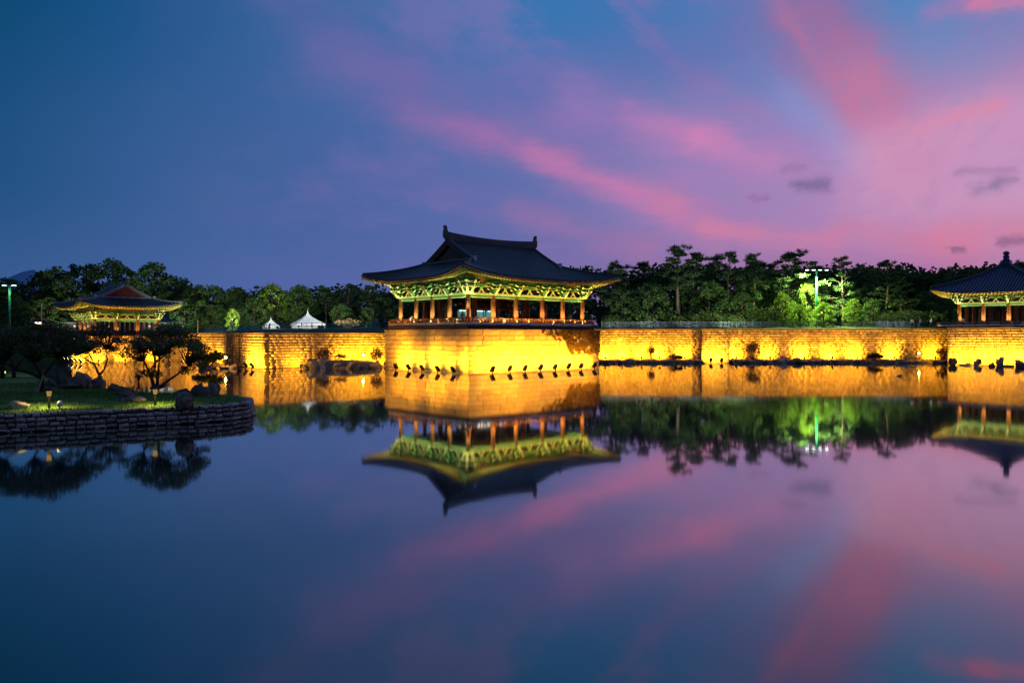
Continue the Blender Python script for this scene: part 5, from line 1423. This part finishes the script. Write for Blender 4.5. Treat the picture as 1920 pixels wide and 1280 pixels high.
path_lamp(92, 765, 38, 'mushroom garden lamp on the lawn at the left')
path_lamp(291, 760, 36, 'mushroom garden lamp below the flowering myrtle')
path_lamp(260, 727, 24, 'small mushroom garden lamp on the back shore', False)
X, Y, Z = isl(112, 767)
o = empty('ground_spotlight', (X, Y, Z), .4, 'small pale ground spotlight beside the left garden lamp', 'spotlight')
MB().tube([(0, 0, -.05), (0, 0, .14)], .03, 8).build('spike', M['post_grey'], o); MB().lathe([(.06, -.16), (.11, -.08), (.13, .1), (.12, .12)], 12).build('lamp_head', M['post_grey'], o, True, loc=(0, 0, .24), rot=(math.radians(-60), 0, 0))

# ------------------------------------------------------------------ people (a few pixels tall each)
def person_mesh(pose, seed):
    J = {'stand': dict(hip=(0, 0, .92), chest=(0, .02, 1.32), neck=(0, .01, 1.48), head=(0, -.02, 1.63), lk=(.09, -.02, .49), lf=(.1, .03, .05), rk=(-.09, .0, .49), rf=(-.1, .06, .05), le=(.25, .04, 1.14), lh=(.24, -.06, .88), re=(-.25, .03, 1.14), rh=(-.22, -.08, .9)),
         'walk': dict(hip=(0, 0, .9), chest=(0, -.03, 1.3), neck=(0, -.04, 1.46), head=(0, -.07, 1.61), lk=(.08, -.2, .5), lf=(.08, -.3, .06), rk=(-.08, .12, .48), rf=(-.08, .34, .12), le=(.24, .14, 1.12), lh=(.24, .05, .88), re=(-.24, -.1, 1.12), rh=(-.22, -.26, .95)),
         'sit': dict(hip=(0, .1, .46), chest=(0, .12, .86), neck=(0, .1, 1.02), head=(0, .06, 1.17), lk=(.12, -.34, .5), lf=(.13, -.32, .05), rk=(-.12, -.34, .48), rf=(-.12, -.36, .05), le=(.26, .02, .7), lh=(.16, -.22, .58), re=(-.26, .02, .7), rh=(-.14, -.24, .58))}[pose]
    names = ['hip', 'chest', 'neck', 'head', 'lk', 'lf', 'rk', 'rf', 'le', 'lh', 're', 'rh']
    V = [Vector(J[n]) for n in names]; idx = {n: i for i, n in enumerate(names)}; rad = dict(hip=.15, chest=.16, neck=.06, head=.105, lk=.07, lf=.05, rk=.07, rf=.05, le=.05, lh=.035, re=.05, rh=.035)
    def extra(n, p, r): names.append(n); V.append(Vector(p)); idx[n] = len(V) - 1; rad[n] = r
    c = J['chest']; extra('ls', (.18, c[1], c[2] + .1), .07); extra('rs', (-.18, c[1], c[2] + .1), .07)
    h = J['hip']; extra('lp', (.09, h[1], h[2] - .05), .1); extra('rp', (-.09, h[1], h[2] - .05), .1)
    f = J['lf']; extra('lt', (f[0], f[1] - .16, .04), .035); f = J['rf']; extra('rt', (f[0], f[1] - .16, .04), .035)
    t = J['head']; extra('crown', (t[0], t[1], t[2] + .09), .085)
    E = [('hip', 'chest'), ('chest', 'neck'), ('neck', 'head'), ('head', 'crown'), ('chest', 'ls'), ('ls', 'le'), ('le', 'lh'), ('chest', 'rs'), ('rs', 're'), ('re', 'rh'), ('hip', 'lp'), ('lp', 'lk'), ('lk', 'lf'), ('lf', 'lt'), ('hip', 'rp'), ('rp', 'rk'), ('rk', 'rf'), ('rf', 'rt')]
    me = bpy.data.meshes.new('person'); me.from_pydata(V, [(idx[a], idx[b]) for a, b in E], [])
    o = bpy.data.objects.new('person_build', me); COL.objects.link(o)
    md = o.modifiers.new('skin', 'SKIN'); o.modifiers.new('sub', 'SUBSURF').levels = 1
    sv = me.skin_vertices[0].data
    for n, i in idx.items(): sv[i].radius = (rad[n], rad[n] * (.8 if n in ('hip', 'chest') else 1)); sv[i].use_root = (n == 'hip')
    dg = bpy.context.evaluated_depsgraph_get(); out = bpy.data.meshes.new_from_object(o.evaluated_get(dg)); bpy.data.objects.remove(o); return out


SKIN = mat('skin', (.45, .28, .2), .6); HAIR = mat('dark_hair', (.012, .01, .01), .5)
BODY = {p: person_mesh(p, 0) for p in ('stand', 'walk', 'sit')}
HEADZ = {'stand': (0, -.02, 1.63), 'walk': (0, -.07, 1.61), 'sit': (0, .06, 1.17)}
cloth = {}


def person(x, y, z, rz, pose, topc, botc, label, group):
    key = (pose, topc, botc)
    if key not in cloth:
        me = BODY[pose].copy(); me.materials.clear()
        for m in (mat('shirt', topc, .8, .15, 8), mat('trousers', botc, .8, .15, 8), SKIN): me.materials.append(m)
        hz = HEADZ[pose][2]; waist = .95 if pose != 'sit' else .52
        for pg in me.polygons: pg.material_index = 2 if pg.center.z > hz - .12 else (0 if pg.center.z > waist else 1); pg.use_smooth = True
        cloth[key] = me
    o = tag(link('person', cloth[key], None, (x, y, z), (0, 0, rz)), label, 'person', group)
    hx_, hy_, hz_ = HEADZ[pose]
    MB().lathe([(.115, -.02), (.125, .05), (.10, .12), (.03, .16)], 10).build('hair', HAIR, o, True, loc=(hx_, hy_ + .025, hz_ + .02))


W_, K_, B2, G_ = (.6, .6, .66), (.03, .03, .035), (.05, .07, .14), (.25, .22, .2)
Yp = 121.6
person(wx(1710, Yp), Yp, land_z(wx(1710, Yp), Yp), 2.6, 'stand', W_, B2, 'person in a white top at the left of the group by the right podium', 'people on the right lawn')
person(wx(1718.5, Yp), Yp + .2, land_z(wx(1718, Yp), Yp), .4, 'stand', K_, K_, 'person in dark clothes in the middle of the group by the right podium', 'people on the right lawn')
person(wx(1727, Yp), Yp, land_z(wx(1727, Yp), Yp), 3.4, 'walk', (.62, .58, .55), K_, 'person in a pale top at the right of the group by the right podium', 'people on the right lawn')
person(wx(1746, Yp + 3), Yp + 3, land_z(wx(1746, Yp + 3), Yp + 3), 1.2, 'walk', (.5, .5, .66), B2, 'person in a lilac top alone between the group and the right pavilion', 'people on the right lawn')
person(wx(1806, 124), 124, land_z(wx(1806, 124), 124), 2, 'stand', (.55, .5, .6), K_, 'person in a pale top behind the left column of the right pavilion', 'people on the right lawn')
for i, (px, Y, tc, po) in enumerate(((700, 118, G_, 'stand'), (707, 118.5, (.4, .38, .4), 'walk'), (714, 117.6, K_, 'stand'), (722, 118.4, (.22, .24, .4), 'walk'))):
    person(wx(px, Y), Y, land_z(wx(px, Y), Y), i * 1.7, po, tc, B2 if i % 2 else K_, ['visitor in a brown top by the dark green fence end', 'walking visitor in a grey top left of the middle pavilion', 'visitor in black left of the middle pavilion', 'walking visitor in a blue top closest to the middle pavilion railing'][i], 'visitors left of the middle pavilion')
sitspots = [(-7.4, -5.9, 'sit', W_, 'visitor seated on the deck behind the second right-hand bay'), (-6.9, -2.6, 'stand', (.3, .2, .18), 'visitor standing inside the left part of the middle pavilion'), (.9, -2.2, 'stand', (.2, .3, .34), 'visitor standing before the display case'), (2.5, -2.4, 'stand', K_, 'visitor in black before the display case'),
            (6.2, -4.6, 'sit', (.5, .38, .3), 'left of two visitors seated in the fourth right-hand bay'), (7.0, -4.4, 'sit', (.62, .55, .5), 'right of two visitors seated in the fourth right-hand bay'), (8.4, -5.8, 'stand', (.45, .3, .2), 'visitor standing alone in the last right-hand bay'), (-9.4, 4.6, 'sit', (.55, .5, .5), 'visitor leaning at the far left end of the deck')]
for u, v, po, tc, lab in sitspots:
    p = C0 + R2 * u + L2 * v
    if po == 'sit':
        st = MB().box(-.22, .22, -.2, .2, 0, .40).build('stool', M['wood'], None, loc=(p.x + .1 * math.sin(TH), p.y + .1, ZF), rot=(0, 0, TH)); tag(st, 'low wooden stool under the ' + lab.replace('visitor ', 'visitor ').replace('left of two visitors', 'left of two visitors'), 'stool', 'stools in the middle pavilion')
    person(p.x, p.y, ZF, TH + (0 if po == 'sit' else u), po, tc, K_, lab, 'visitors in the middle pavilion')

# wading bird at the edge of the right bank
X, Y = wx(1373, 114.6), 114.6
o = empty('wading_bird', (X, Y, 0), math.radians(100), 'pale wading bird at the water edge right of the projecting wall panel', 'bird')
b = MB(); b.tube([(0, .34, .48), (0, .2, .56), (0, 0, .66), (0, -.16, .74), (0, -.24, .9), (0, -.18, 1.06), (0, -.24, 1.2), (0, -.31, 1.22)], [.02, .10, .15, .11, .055, .04, .05, .03], 9); b.build('body', M['lime'], o, True)
MB().tube([(0, -.31, 1.22), (0, -.5, 1.18)], [.022, .004], 6).build('beak', M['ochre'], o)
for s in (-1, 1): MB().tube([(s * .05, .04, .56), (s * .05, .08, .28), (s * .05, .03, -.1)], .014, 6).build('leg', M['black'], o)
